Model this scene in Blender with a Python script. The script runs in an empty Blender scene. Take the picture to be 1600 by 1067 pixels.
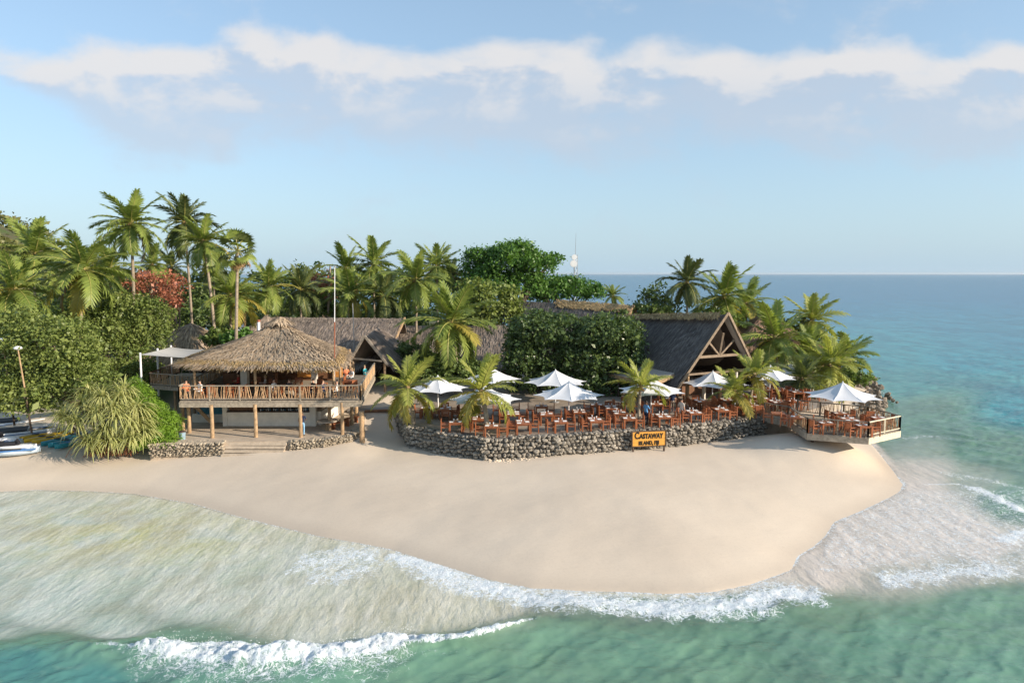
import bpy, bmesh, math, random
import numpy as np
from mathutils import Vector, Matrix, Euler
R = math.radians
SC = bpy.context.scene
COL = SC.collection

# ------------------------------------------------------------------ camera, sky, sun, exposure
CAMH, FPX = 13.4, 1066.7
PITCH = math.atan(105.5 / FPX)
cam = bpy.data.objects.new('camera', bpy.data.cameras.new('camera'))
COL.objects.link(cam)
cam.location = (0, 0, CAMH)
cam.rotation_euler = (math.pi / 2 - PITCH, 0, 0)
cam.data.sensor_width = 36; cam.data.lens = 24
cam.data.clip_start = 0.5; cam.data.clip_end = 60000
SC.camera = cam
SUN_EL, SUN_AZ = 21.0, 112.0          # azimuth clockwise from +Y
sdir = Vector((math.sin(R(SUN_AZ)) * math.cos(R(SUN_EL)), math.cos(R(SUN_AZ)) * math.cos(R(SUN_EL)), math.sin(R(SUN_EL))))
sl = bpy.data.lights.new('sun', 'SUN'); sl.energy = 3.9; sl.angle = R(0.6); sl.color = (1.0, 0.87, 0.71)
sun = bpy.data.objects.new('sun', sl); COL.objects.link(sun)
sun.rotation_euler = sdir.to_track_quat('Z', 'Y').to_euler(); sun.location = sdir * 200
SC.view_settings.view_transform = 'Standard'; SC.view_settings.look = 'None'
SC.view_settings.exposure = 0.85; SC.view_settings.gamma = 1; SC.view_settings.use_curve_mapping = False
cy = SC.cycles
cy.use_denoising = True; cy.max_bounces = 6; cy.diffuse_bounces = 3; cy.glossy_bounces = 2
cy.transparent_max_bounces = 8; cy.transmission_bounces = 3; cy.caustics_reflective = False; cy.caustics_refractive = False
cy.sample_clamp_indirect = 4

# ---- node helpers
def N(t, typ, ins=None, **props):
    n = t.nodes.new(typ)
    for k, v in props.items(): setattr(n, k, v)
    for k, v in (ins or {}).items():
        if isinstance(v, bpy.types.NodeSocket): t.links.new(v, n.inputs[k])
        else: n.inputs[k].default_value = v
    return n
def M(t, op, a, b=0.0, c=0.0, clamp=False):
    n = t.nodes.new('ShaderNodeMath'); n.operation = op; n.use_clamp = clamp
    for i, v in enumerate((a, b, c)):
        if isinstance(v, bpy.types.NodeSocket): t.links.new(v, n.inputs[i])
        else: n.inputs[i].default_value = v
    return n.outputs[0]
def MIX(t, f, a, b, blend='MIX'):
    n = t.nodes.new('ShaderNodeMix'); n.data_type = 'RGBA'; n.blend_type = blend
    for i, v in ((0, f), (6, a), (7, b)):
        if isinstance(v, bpy.types.NodeSocket): t.links.new(v, n.inputs[i])
        elif i == 0: n.inputs[i].default_value = v
        else: n.inputs[i].default_value = (*v[:3], 1)
    return n.outputs[2]
def SS(t, x, lo, hi):
    n = t.nodes.new('ShaderNodeMapRange'); n.interpolation_type = 'SMOOTHSTEP'
    for i, v in enumerate((x, lo, hi, 0.0, 1.0)):
        if isinstance(v, bpy.types.NodeSocket): t.links.new(v, n.inputs[i])
        else: n.inputs[i].default_value = v
    return n.outputs[0]
def NOISE(t, vec, scale, detail=3, rough=0.5, dist=0.0):
    n = N(t, 'ShaderNodeTexNoise', {'Scale': scale, 'Detail': detail, 'Roughness': rough, 'Distortion': dist})
    if vec is not None: t.links.new(vec, n.inputs['Vector'])
    return n.outputs[0]
def VSCALE(t, vec, s):
    n = t.nodes.new('ShaderNodeMapping'); t.links.new(vec, n.inputs[0]); n.inputs['Scale'].default_value = s
    return n.outputs[0]
def MIXS(t, f, a, b):
    n = t.nodes.new('ShaderNodeMixShader')
    if isinstance(f, bpy.types.NodeSocket): t.links.new(f, n.inputs[0])
    else: n.inputs[0].default_value = f
    t.links.new(a, n.inputs[1]); t.links.new(b, n.inputs[2]); return n.outputs[0]

# ---- sky: Nishita air with a bank of cloud lying across the view, broken cloud elsewhere
W = bpy.data.worlds.new('World'); SC.world = W; W.use_nodes = True
t = W.node_tree; t.nodes.clear()
sky = N(t, 'ShaderNodeTexSky', sky_type='NISHITA', sun_disc=False, sun_elevation=R(SUN_EL), sun_rotation=R(SUN_AZ),
        altitude=10, air_density=1.0, dust_density=0.9, ozone_density=2.2)
SKY_STR = 0.12
tc = N(t, 'ShaderNodeTexCoord').outputs['Generated']
sx = N(t, 'ShaderNodeSeparateXYZ', {0: tc})
ay = M(t, 'MAXIMUM', M(t, 'ABSOLUTE', sx.outputs[1]), 0.25)
A = M(t, 'DIVIDE', sx.outputs[0], ay); B = M(t, 'DIVIDE', sx.outputs[2], ay)
def cloud_density(dA, dB, det=8):
    a = M(t, 'ADD', A, dA); b = M(t, 'ADD', B, dB)
    v = N(t, 'ShaderNodeCombineXYZ', {0: a, 1: M(t, 'MULTIPLY', b, 1.7), 2: 3.1}).outputs[0]
    n = NOISE(t, v, 7.0, det, 0.58, 0.2)
    n2 = NOISE(t, v, 6.0, 2, 0.5)
    # main bank: crisp top near B=.345, long soft underside
    q = M(t, 'ADD', b, M(t, 'MULTIPLY', M(t, 'SUBTRACT', n2, 0.5), 0.10))
    up = SS(t, q, 0.354, 0.300); lo = SS(t, b, 0.115, 0.225)
    left = SS(t, a, -0.70, -0.50)
    bank = M(t, 'MULTIPLY', M(t, 'MULTIPLY', up, lo), left)
    # lower streak running down to the right at the far left
    ln = M(t, 'ADD', b, M(t, 'MULTIPLY', a, 0.40)); s2 = SS(t, M(t, 'ABSOLUTE', M(t, 'SUBTRACT', ln, 0.012)), 0.055, 0.0)
    s2 = M(t, 'MULTIPLY', s2, SS(t, a, -0.42, -0.56))
    hi = M(t, 'MULTIPLY', SS(t, b, 0.33, 0.40), SS(t, a, 0.05, 0.25))
    d = M(t, 'MULTIPLY_ADD', bank, 0.50, M(t, 'MULTIPLY', M(t, 'SUBTRACT', n, 0.5), 1.05))
    d = M(t, 'MULTIPLY_ADD', s2, 0.34, d)
    d = M(t, 'MULTIPLY_ADD', hi, 0.07, d)
    return d
d0 = cloud_density(0.0, 0.0); d1 = cloud_density(0.028, 0.030, 6)
alpha = SS(t, d0, 0.06, 0.52)
lit = M(t, 'MULTIPLY', SS(t, M(t, 'ADD', M(t, 'SUBTRACT', d0, d1), M(t, 'MULTIPLY', M(t, 'SUBTRACT', NOISE(t, tc, 14.0, 5, .6), .5), .35)), -0.06, 0.19), SS(t, B, 0.15, 0.30))
ccol = MIX(t, lit, (0.62, 0.675, 0.775), (0.89, 0.865, 0.855))
above = SS(t, sx.outputs[2], 0.0, 0.03)
alpha = M(t, 'MULTIPLY', M(t, 'MULTIPLY', alpha, M(t, 'MULTIPLY_ADD', lit, 0.28, 0.60)), above)
# humid air: pale veil that thickens to the horizon
veil = M(t, 'POWER', M(t, 'SUBTRACT', 1.0, M(t, 'ABSOLUTE', sx.outputs[2]), clamp=True), 6.0)
bgs = N(t, 'ShaderNodeBackground', {0: sky.outputs[0], 1: SKY_STR}).outputs[0]
bgv = N(t, 'ShaderNodeBackground', {0: (0.46, 0.635, 0.775, 1), 1: 0.58}).outputs[0]
bgc = N(t, 'ShaderNodeBackground', {0: ccol, 1: 0.52}).outputs[0]
s = MIXS(t, M(t, 'MULTIPLY_ADD', veil, 0.56, 0.37), bgs, bgv)
s = MIXS(t, alpha, s, bgc)
N(t, 'ShaderNodeOutputWorld', {0: s})

# ------------------------------------------------------------------ geometry helpers
def P(u, v, z):
    """world point at height z that lies on the sight line of photo pixel (u, v)"""
    x = (u - 800) / FPX; y = -(v - 533.5) / FPX
    dy = math.cos(PITCH) + y * math.sin(PITCH); dz = -math.sin(PITCH) + y * math.cos(PITCH)
    k = (z - CAMH) / dz
    return Vector((x * k, dy * k, z))
def PD(u, v, D):
    """world point at depth y=D on the sight line of photo pixel (u, v)"""
    x = (u - 800) / FPX; y = -(v - 533.5) / FPX
    dy = math.cos(PITCH) + y * math.sin(PITCH); dz = -math.sin(PITCH) + y * math.cos(PITCH)
    k = D / dy
    return Vector((x * k, D, CAMH + dz * k))
def proj(x, y, z):
    zz = z - CAMH
    f = y * math.cos(PITCH) - zz * math.sin(PITCH); up = y * math.sin(PITCH) + zz * math.cos(PITCH)
    return 800 + x / f * FPX, 533.5 - up / f * FPX

ORG = {}
class MB:
    def __init__(s): s.v = []; s.f = []; s.m = []; s.n = 0
    def add(s, v, f, m=0):
        v = np.asarray(v, dtype=float).reshape(-1, 3)
        s.v.append(v); k = s.n
        for q in f: s.f.append(tuple(int(i) + k for i in q))
        s.m += [m] * len(f); s.n += len(v); return s
    def box(s, c, size, rot=0.0, m=0, tilt=None):
        hx, hy, hz = size[0] / 2, size[1] / 2, size[2] / 2
        v = np.array([(x, y, z) for z in (-hz, hz) for y in (-hy, hy) for x in (-hx, hx)])
        if tilt is not None: v = v @ np.array(tilt.to_matrix()).T
        if rot:
            cr, sr = math.cos(rot), math.sin(rot)
            v = np.stack([v[:, 0] * cr - v[:, 1] * sr, v[:, 0] * sr + v[:, 1] * cr, v[:, 2]], 1)
        return s.add(v + np.array(c), [(0, 2, 3, 1), (4, 5, 7, 6), (0, 1, 5, 4), (2, 6, 7, 3), (0, 4, 6, 2), (1, 3, 7, 5)], m)
    def bar(s, a, b, w, h, m=0):
        a = Vector(a); b = Vector(b); d = (b - a)
        if d.length < 1e-6: return s
        d.normalize(); up = Vector((0, 0, 1)) if abs(d.z) < .95 else Vector((1, 0, 0))
        sd = d.cross(up).normalized(); up = sd.cross(d)
        v = [p + sd * (i * w / 2) + up * (j * h / 2) for p in (a, b) for j in (-1, 1) for i in (-1, 1)]
        return s.add([tuple(q) for q in v], [(0, 1, 3, 2), (4, 6, 7, 5), (0, 4, 5, 1), (2, 3, 7, 6), (0, 2, 6, 4), (1, 5, 7, 3)], m)
    def tube(s, pts, rad, n=8, m=0, cap=True):
        pts = [Vector(p) for p in pts]
        if not hasattr(rad, '__len__'): rad = [rad] * len(pts)
        vs = []; L = len(pts); ref = None
        for i, p in enumerate(pts):
            d = (pts[min(i + 1, L - 1)] - pts[max(i - 1, 0)]).normalized()
            if ref is None:
                ref = Vector((1, 0, 0)) if abs(d.x) < .8 else Vector((0, 1, 0))
            a = (ref - d * ref.dot(d)).normalized(); b = d.cross(a); ref = a
            for k in range(n):
                an = 2 * math.pi * k / n
                vs.append(tuple(p + (a * math.cos(an) + b * math.sin(an)) * rad[i]))
        fs = [(i * n + k, i * n + (k + 1) % n, (i + 1) * n + (k + 1) % n, (i + 1) * n + k) for i in range(L - 1) for k in range(n)]
        if cap: fs += [tuple(reversed(range(n))), tuple(range((L - 1) * n, L * n))]
        return s.add(vs, fs, m)
    def prism(s, poly, z0, z1, m=0):
        n = len(poly); v = [(p[0], p[1], z0) for p in poly] + [(p[0], p[1], z1) for p in poly]
        ar = sum(poly[i][0] * poly[(i + 1) % n][1] - poly[(i + 1) % n][0] * poly[i][1] for i in range(n))
        f = [(i, (i + 1) % n, n + (i + 1) % n, n + i) for i in range(n)] + [tuple(range(n, 2 * n)), tuple(reversed(range(n)))]
        if ar < 0: f = [tuple(reversed(q)) for q in f]
        return s.add(v, f, m)
    def build(s, name, mats, parent=None, smooth=False, org=None):
        v = np.concatenate(s.v) if s.v else np.zeros((0, 3))
        o = ORG.get(parent.name, Vector((0, 0, 0))) if parent else (Vector(org) if org is not None else Vector((0, 0, 0)))
        me = bpy.data.meshes.new(name)
        me.from_pydata((v - np.array(o)).tolist(), [], s.f)
        mats = mats if isinstance(mats, (list, tuple)) else [mats]
        for q in mats: me.materials.append(q)
        if len(mats) > 1: me.polygons.foreach_set('material_index', s.m)
        if smooth: me.polygons.foreach_set('use_smooth', [True] * len(me.polygons))
        me.update()
        ob = link(name, me, parent)
        if parent is None: ob.location = o
        ORG[ob.name] = o
        return ob
def link(name, me, parent=None):
    ob = bpy.data.objects.new(name, me); COL.objects.link(ob)
    if parent is not None: ob.parent = parent
    return ob
def npmesh(name, V, quads, mats, parent=None, smooth=False, tris=None, midx=None):
    """fast mesh from numpy arrays of verts and quads"""
    o = ORG.get(parent.name, Vector((0, 0, 0))) if parent else Vector((0, 0, 0))
    V = np.asarray(V, dtype=np.float32) - np.array(o, dtype=np.float32)
    me = bpy.data.meshes.new(name)
    nq = 0 if quads is None else len(quads); nt = 0 if tris is None else len(tris)
    me.vertices.add(len(V)); me.vertices.foreach_set('co', V.ravel())
    li = np.concatenate([a.ravel() for a in (quads, tris) if a is not None and len(a)]).astype(np.int32)
    me.loops.add(len(li)); me.loops.foreach_set('vertex_index', li)
    st = np.concatenate([np.arange(nq) * 4, nq * 4 + np.arange(nt) * 3]).astype(np.int32)
    me.polygons.add(nq + nt); me.polygons.foreach_set('loop_start', st)
    if smooth: me.polygons.foreach_set('use_smooth', np.ones(nq + nt, dtype=bool))
    mats = mats if isinstance(mats, (list, tuple)) else [mats]
    for q in mats: me.materials.append(q)
    if midx is not None: me.polygons.foreach_set('material_index', np.asarray(midx, dtype=np.int32))
    me.update(calc_edges=True); me.validate()
    ob = link(name, me, parent); ORG[ob.name] = o
    return ob
def tag(o, label=None, cat=None, group=None, kind=None):
    if label: o['label'] = label
    if cat: o['category'] = cat
    if group: o['group'] = group
    if kind: o['kind'] = kind
    return o
def thing(name, label, cat, loc=(0, 0, 0), group=None):
    o = bpy.data.objects.new(name, None); COL.objects.link(o)
    o.location = loc; o.empty_display_size = .2; ORG[o.name] = Vector(loc)
    return tag(o, label, cat, group)
def inst(name, me, parent, loc, rot=(0, 0, 0), scale=(1, 1, 1)):
    """a piece that shares mesh data; loc in world coordinates"""
    ob = link(name, me, parent)
    ob.location = Vector(loc) - ORG.get(parent.name, Vector((0, 0, 0))) if parent else loc
    ob.rotation_euler = rot; ob.scale = scale
    return ob
def dup(root, loc, rz=0.0, label=None, group=None, sc=None):
    r = root.copy(); COL.objects.link(r); r.location = loc; r.rotation_euler = (0, 0, rz)
    if sc: r.scale = (sc, sc, sc)
    if label: r['label'] = label
    if group: r['group'] = group
    ORG[r.name] = Vector(loc)
    for ch in list(root.children):
        c = ch.copy(); COL.objects.link(c); c.parent = r
        for g in ch.children:
            d = g.copy(); COL.objects.link(d); d.parent = c
    return r
def lerp(a, b, f): return a + (b - a) * f
def sstep(x, a, b):
    q = np.clip((x - a) / (b - a), 0, 1); return q * q * (3 - 2 * q)
def vnoise(x, y, seed=0):
    """smooth 2-D value noise in -1..1"""
    rg = np.random.RandomState(seed); T = rg.uniform(-1, 1, (256, 256))
    xi = np.floor(x).astype(int); yi = np.floor(y).astype(int); fx = x - xi; fy = y - yi
    fx = fx * fx * (3 - 2 * fx); fy = fy * fy * (3 - 2 * fy)
    g = lambda a, b: T[a & 255, b & 255]
    return (g(xi, yi) * (1 - fx) + g(xi + 1, yi) * fx) * (1 - fy) + (g(xi, yi + 1) * (1 - fx) + g(xi + 1, yi + 1) * fx) * fy
def fbm(x, y, o=4, seed=0):
    r = 0; a = .5
    for k in range(o):
        r = r + a * vnoise(x, y, seed + k); x = x * 2.03 + 7.1; y = y * 2.03 + 3.7; a *= .5
    return r
def segdist(X, Y, pts):
    """distance to a polyline (N,2) and the parameter along it"""
    best = np.full(X.shape, 1e9, dtype=np.float32); par = np.zeros(X.shape, dtype=np.float32)
    for i in range(len(pts) - 1):
        ax, ay_ = pts[i]; bx, by = pts[i + 1]; dx, dy = bx - ax, by - ay_; L = dx * dx + dy * dy + 1e-9
        q = np.clip(((X - ax) * dx + (Y - ay_) * dy) / L, 0, 1)
        d = np.hypot(X - ax - q * dx, Y - ay_ - q * dy)
        m = d < best; best = np.where(m, d, best); par = np.where(m, i + q, par)
    return best, par
def inside(X, Y, poly):
    r = np.zeros(X.shape, dtype=bool); n = len(poly)
    for i in range(n):
        x1, y1 = poly[i]; x2, y2 = poly[(i + 1) % n]
        if abs(y2 - y1) < 1e-9: continue
        c = ((y1 > Y) != (y2 > Y)) & (X < (x2 - x1) * (Y - y1) / (y2 - y1) + x1)
        r ^= c
    return r

# ------------------------------------------------------------------ materials
MATS = {}
def mat(name, fn):
    if name in MATS: return MATS[name]
    m = bpy.data.materials.new(name); m.use_nodes = True; t = m.node_tree; t.nodes.clear()
    s, disp = fn(t), None
    N(t, 'ShaderNodeOutputMaterial', {0: s}); MATS[name] = m; return m
def sc3(c, k): return tuple(min(1, x * k) for x in c)
def plain(name, col, rough=.7, var=.18, ns=6.0, spec=.3, bump=0.0, bs=40.0, stretch=None, rand=.12, col2=None, metal=0.0):
    def fn(t):
        co = N(t, 'ShaderNodeTexCoord').outputs['Object']
        if stretch: co = VSCALE(t, co, stretch)
        n = NOISE(t, co, ns, 5, .6)
        ri = N(t, 'ShaderNodeNewGeometry').outputs['Random Per Island']; ro = N(t, 'ShaderNodeObjectInfo').outputs['Random']
        a = sc3(col, 1 - var); b = col2 or sc3(col, 1 + var)
        c = MIX(t, SS(t, n, .3, .7), a, b)
        k = M(t, 'ADD', 1 - rand, M(t, 'MULTIPLY', M(t, 'ADD', ri, ro), rand))
        c = MIX(t, 1.0, c, N(t, 'ShaderNodeCombineXYZ', {0: k, 1: k, 2: k}).outputs[0], 'MULTIPLY')
        ins = {'Base Color': c, 'Roughness': rough, 'Specular IOR Level': spec, 'Metallic': metal}
        if bump: ins['Normal'] = N(t, 'ShaderNodeBump', {'Height': NOISE(t, co, bs, 4, .6), 'Strength': bump, 'Distance': .03}).outputs[0]
        return N(t, 'ShaderNodeBsdfPrincipled', ins).outputs[0]
    return mat(name, fn)
def leaf(name, c1, c2, trans=.3, ns=.6, rough=.45, spec=.35):
    def fn(t):
        g = N(t, 'ShaderNodeNewGeometry'); ro = N(t, 'ShaderNodeObjectInfo').outputs['Random']
        n = SS(t, NOISE(t, g.outputs['Position'], ns, 3, .6), .3, .7)
        f = M(t, 'ADD', M(t, 'MULTIPLY', g.outputs['Random Per Island'], .45), M(t, 'ADD', M(t, 'MULTIPLY', n, .35), M(t, 'MULTIPLY', ro, .2)), clamp=True)
        c = MIX(t, f, c1, c2)
        p = N(t, 'ShaderNodeBsdfPrincipled', {'Base Color': c, 'Roughness': rough, 'Specular IOR Level': spec}).outputs[0]
        tr = N(t, 'ShaderNodeBsdfTranslucent', {0: MIX(t, 1.0, c, (1.25, 1.3, .7), 'MULTIPLY')}).outputs[0]
        return MIXS(t, trans, p, tr)
    return mat(name, fn)
def thatchmat(name, c1, c2, c3):
    def fn(t):
        g = N(t, 'ShaderNodeNewGeometry')
        n = SS(t, NOISE(t, g.outputs['Position'], .9, 4, .65), .32, .68)
        ri = g.outputs['Random Per Island']
        c = MIX(t, n, c1, c2); c = MIX(t, SS(t, ri, .25, 1.0), c, c3)
        k = M(t, 'ADD', .65, M(t, 'MULTIPLY', M(t, 'FRACT', M(t, 'MULTIPLY', ri, 37.7)), .6))
        c = MIX(t, 1.0, c, N(t, 'ShaderNodeCombineXYZ', {0: k, 1: k, 2: k}).outputs[0], 'MULTIPLY')
        return N(t, 'ShaderNodeBsdfPrincipled', {'Base Color': c, 'Roughness': .85, 'Specular IOR Level': .15}).outputs[0]
    return mat(name, fn)
M_WOODRED = plain('stained_hardwood', (.31, .105, .042), .45, .25, 9, .4, stretch=(3, 3, 3), rand=.22)
M_GREYWOOD = plain('weathered_wood', (.34, .29, .225), .8, .25, 5, .2, .35, 30, stretch=(1, 1, 1), rand=.16)
M_POLE = plain('round_timber', (.37, .25, .145), .75, .25, 4, .2, .3, 25, rand=.16)
M_TWIG = plain('twig_wood', (.42, .27, .15), .75, .3, 5, .2, rand=.4)
M_PALEWOOD = plain('pale_painted_wood', (.62, .56, .42), .6, .12, 5, .3)
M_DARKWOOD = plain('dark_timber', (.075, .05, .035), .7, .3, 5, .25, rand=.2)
M_BROWNWALL = plain('stained_wall_timber', (.17, .085, .045), .65, .3, 4, .25)
M_WHITEWALL = plain('cream_render', (.74, .69, .60), .8, .08, 2, .2)
M_BLUEP = plain('teal_painted_panel', (.035, .16, .24), .5, .2, 3, .3)
M_FABRIC = plain('white_canvas', (.66, .665, .68), .75, .03, 2, .2, rand=.03)
M_WHITE = plain('white_gloss_paint', (.80, .80, .80), .35, .04, 2, .4, rand=.03)
M_NAPKIN = plain('white_linen', (.80, .79, .76), .8, .03, 5, .2, rand=.03)
M_STEEL = plain('grey_metal', (.45, .46, .47), .4, .08, 5, .5, metal=.6)
M_CONC = plain('worn_paving', (.30, .25, .20), .85, .16, 1.2, .2, .3, 20, rand=.03)
M_SANDSTEP = plain('sandy_timber', (.48, .40, .31), .85, .15, 3, .2, .3, 30)
M_STONE = plain('coral_stone', (.20, .18, .15), .9, .35, 4, .15, .6, 14, rand=.40, col2=(.39, .35, .29))
M_STONEB = plain('dark_basalt', (.10, .098, .095), .9, .4, 4, .15, .5, 18, rand=.35)
M_MORTAR = plain('wall_core', (.10, .09, .08), .95, .3, 5, .1, .4, 20)
M_TRUNK = plain('palm_bark', (.29, .235, .175), .85, .28, 2.5, .15, .5, 14, stretch=(1, 1, 5), rand=.12)
M_BARK = plain('tree_bark', (.16, .125, .095), .85, .3, 3, .15, .4, 14)
M_FROND = leaf('coconut_frond', (.115, .17, .036), (.33, .385, .09), .33)
M_FRONDL = leaf('young_frond', (.21, .26, .05), (.47, .47, .13), .38)
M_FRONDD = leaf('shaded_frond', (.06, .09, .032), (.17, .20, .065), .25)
M_FRONDY = leaf('yellow_frond', (.30, .28, .055), (.48, .38, .09), .35)
M_FRONDB = leaf('dry_frond', (.23, .14, .06), (.35, .23, .11), .15)
M_RACHIS = plain('frond_rib', (.26, .25, .07), .5, .2, 3, .3)
M_LEAF = leaf('broad_leaf', (.06, .115, .025), (.19, .25, .06), .33, .5)
M_LEAFL = leaf('light_broad_leaf', (.085, .14, .03), (.28, .32, .09), .33, .45)
M_LEAFD = leaf('dark_glossy_leaf', (.042, .085, .026), (.14, .19, .055), .25, .9, .35, .5)
M_LEAFG = leaf('bright_bush_leaf', (.12, .24, .02), (.27, .40, .05), .35, .9)
M_LEAFG2 = leaf('fresh_broad_leaf', (.045, .13, .024), (.15, .27, .05), .3, .5)
M_RED = leaf('flame_blossom', (.26, .075, .045), (.50, .21, .12), .25, .8)
M_PAND = leaf('pandanus_blade', (.30, .34, .10), (.58, .55, .25), .3, 1.5)
M_UNDER = leaf('undergrowth_leaf', (.05, .095, .024), (.16, .21, .055), .2, .3)
M_TH_BAR = thatchmat('grey_thatch', (.40, .305, .21), (.53, .40, .265), (.31, .235, .165))
M_TH_EAVE = thatchmat('golden_thatch', (.46, .32, .15), (.54, .39, .20), (.33, .22, .11))
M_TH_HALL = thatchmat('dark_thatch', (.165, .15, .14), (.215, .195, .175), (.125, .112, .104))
M_TH_LONG = thatchmat('brown_grey_thatch', (.27, .22, .185), (.37, .295, .23), (.20, .165, .14))
M_TH_PINK = thatchmat('reddish_thatch', (.30, .18, .12), (.36, .23, .15), (.20, .13, .09))
M_SKIN = [plain('skin_light', (.55, .33, .23), .5, .05, 4, .3), plain('skin_dark', (.16, .085, .05), .5, .05, 4, .3)]
def cloth(name, c): return plain('cloth_' + name, c, .85, .1, 6, .15, rand=.02)
# ------------------------------------------------------------------ ground, beach, sea bed, water
SHORE_UV = [(-260, 775), (-120, 769), (0, 768), (60, 765), (140, 767), (210, 771), (300, 786), (370, 806), (430, 821), (500, 838), (560, 848), (612, 858), (628, 864),
            (700, 886), (760, 905), (830, 919), (900, 923), (960, 925), (1040, 928), (1110, 926), (1170, 914), (1210, 900), (1236, 890), (1246, 868),
            (1272, 853), (1290, 835), (1303, 815), (1340, 800), (1362, 790), (1385, 779), (1405, 768), (1410, 757), (1396, 736), (1380, 715), (1368, 700)]
SHORE = [P(u, v, 0)[:2] for u, v in SHORE_UV] + [(29.5, 56.5), (33.5, 62), (37, 69), (41, 76), (44, 84), (47, 94), (49, 108), (45, 126), (30, 140), (5, 150), (-20, 170),
         (-60, 230), (-300, 330), (-420, 200), (-300, 60), (-90, 44)]
def shore_sd(X, Y):
    d, _ = segdist(X, Y, SHORE + [SHORE[0]])
    return np.where(inside(X, Y, SHORE), d, -d)      # >0 on land
DEPTHS = [(50, 800, .05), (200, 800, .06), (300, 850, .09), (100, 900, .14), (300, 930, .15), (450, 950, .16), (550, 880, .16), (500, 985, .22), (700, 950, .13), (600, 980, .25), (650, 900, .22),
          (780, 955, .2), (180, 990, .22), (60, 960, .15), (0, 990, .4), (30, 1040, 2.6), (150, 1066, 2.6), (210, 1030, 1.5), (300, 1066, 1.7), (480, 1066, 1.6), (700, 1045, 1.25), (850, 1000, 1.1),
          (1000, 1010, 1.15), (1000, 962, .6), (1200, 1000, 1.15), (1400, 1000, 1.2), (1550, 1050, 1.4), (1550, 950, 1.0), (1300, 960, .7), (880, 945, .5), (820, 985, .6),
          (1300, 850, .03), (1400, 800, .03), (1500, 820, .04), (1550, 855, .07), (1400, 862, .05), (1420, 760, .06), (1290, 890, .12), (1400, 895, .4), (1500, 890, .4), (1590, 870, .4),
          (1450, 735, .25), (1520, 745, .5), (1590, 790, .9), (1450, 700, .55), (1550, 700, 1.1), (1450, 640, 1.0), (1590, 640, 4.2), (1420, 600, 3.2), (1500, 560, 5.0),
          (1590, 530, 6), (1400, 560, 4), (1500, 500, 6), (1300, 470, 7), (1600, 450, 9), (1000, 445, 9), (800, 435, 10)]
def bathy(X, Y):
    u, v = proj(X, Y, 0.0)
    num = np.zeros(X.shape); den = np.zeros(X.shape)
    for a, b, c in DEPTHS:
        w = 1 / (((u - a) ** 2 * .45 + (v - b) ** 2 * (2.2 if b > 560 else 5)) + 60) ** 1.6
        num += w * c; den += w
    return num / den
BAR_A, BAR_B, BAR_C, BAR_D = (-23.7, 48.0), (-10.85, 48.2), (-12.3, 60.5), (-25.6, 60.5)
def ground_z(X, Y, sd):
    land = 1.40 * (1 - np.exp(-np.maximum(sd, 0) / 6.5))
    inl = sstep(Y, 50.5, 58) * .95 * sstep(X, 36, 24)
    inl = np.where(X < -9.8, sstep(Y, 51, 66) * 1.6, inl)
    z = land + inl * sstep(sd, 2, 8) + sstep(Y, 62, 80) * .25 * sstep(sd, 3, 10) + fbm(X * .35, Y * .35, 3, 5) * .035 * sstep(sd, 0, 3)
    z = z + (fbm(X * 1.1, Y * 1.1, 2, 15) * .018) * sstep(sd, .5, 2.5)
    z = z + 1.15 * np.exp(-(((X - 22.2) / 5) ** 2 + ((Y - 47.6) / 3.2) ** 2) ** 1.5) * sstep(sd, .2, 3.8)
    z = z + .28 * sstep(X, -8.5, -12) * sstep(Y, 41, 46.5) * sstep(sd, 3, 8)
    lift = sstep(Y, 58, 63) * sstep(X, -30, -36) * .3
    z = z + lift
    # left hill rising behind the palms
    z = z + 24 * np.exp(-(((X + 130) / 32) ** 2 + ((Y - 150) / 45) ** 2))
    z = z + 20 * np.exp(-(((X + 205) / 50) ** 2 + ((Y - 190) / 70) ** 2))
    return z
def lines(a, b, c, d, fine, coarse):
    """grid lines from a to d, fine between b and c"""
    l = [b]
    while l[-1] < c: l.append(l[-1] + fine)
    s = fine
    while l[-1] < d: s = min(s * 1.12, coarse); l.append(l[-1] + s)
    s = fine; lo = [b]
    while lo[-1] > a: s = min(s * 1.12, coarse); lo.append(lo[-1] - s)
    return np.array(lo[::-1][:-1] + l)
def gridmesh(name, X, Y, Z, m, smooth=True):
    r, c = X.shape
    i = np.arange((r - 1) * c).reshape(r - 1, c)[:, :-1].ravel()
    q = np.stack([i, i + 1, i + c + 1, i + c], 1)
    return npmesh(name, np.stack([X.ravel(), Y.ravel(), Z.ravel()], 1), q, m, smooth=smooth)
def attr(ob, name, arr):
    a = ob.data.attributes.new(name, 'FLOAT', 'POINT'); a.data.foreach_set('value', np.asarray(arr, dtype=np.float32).ravel())

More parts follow.
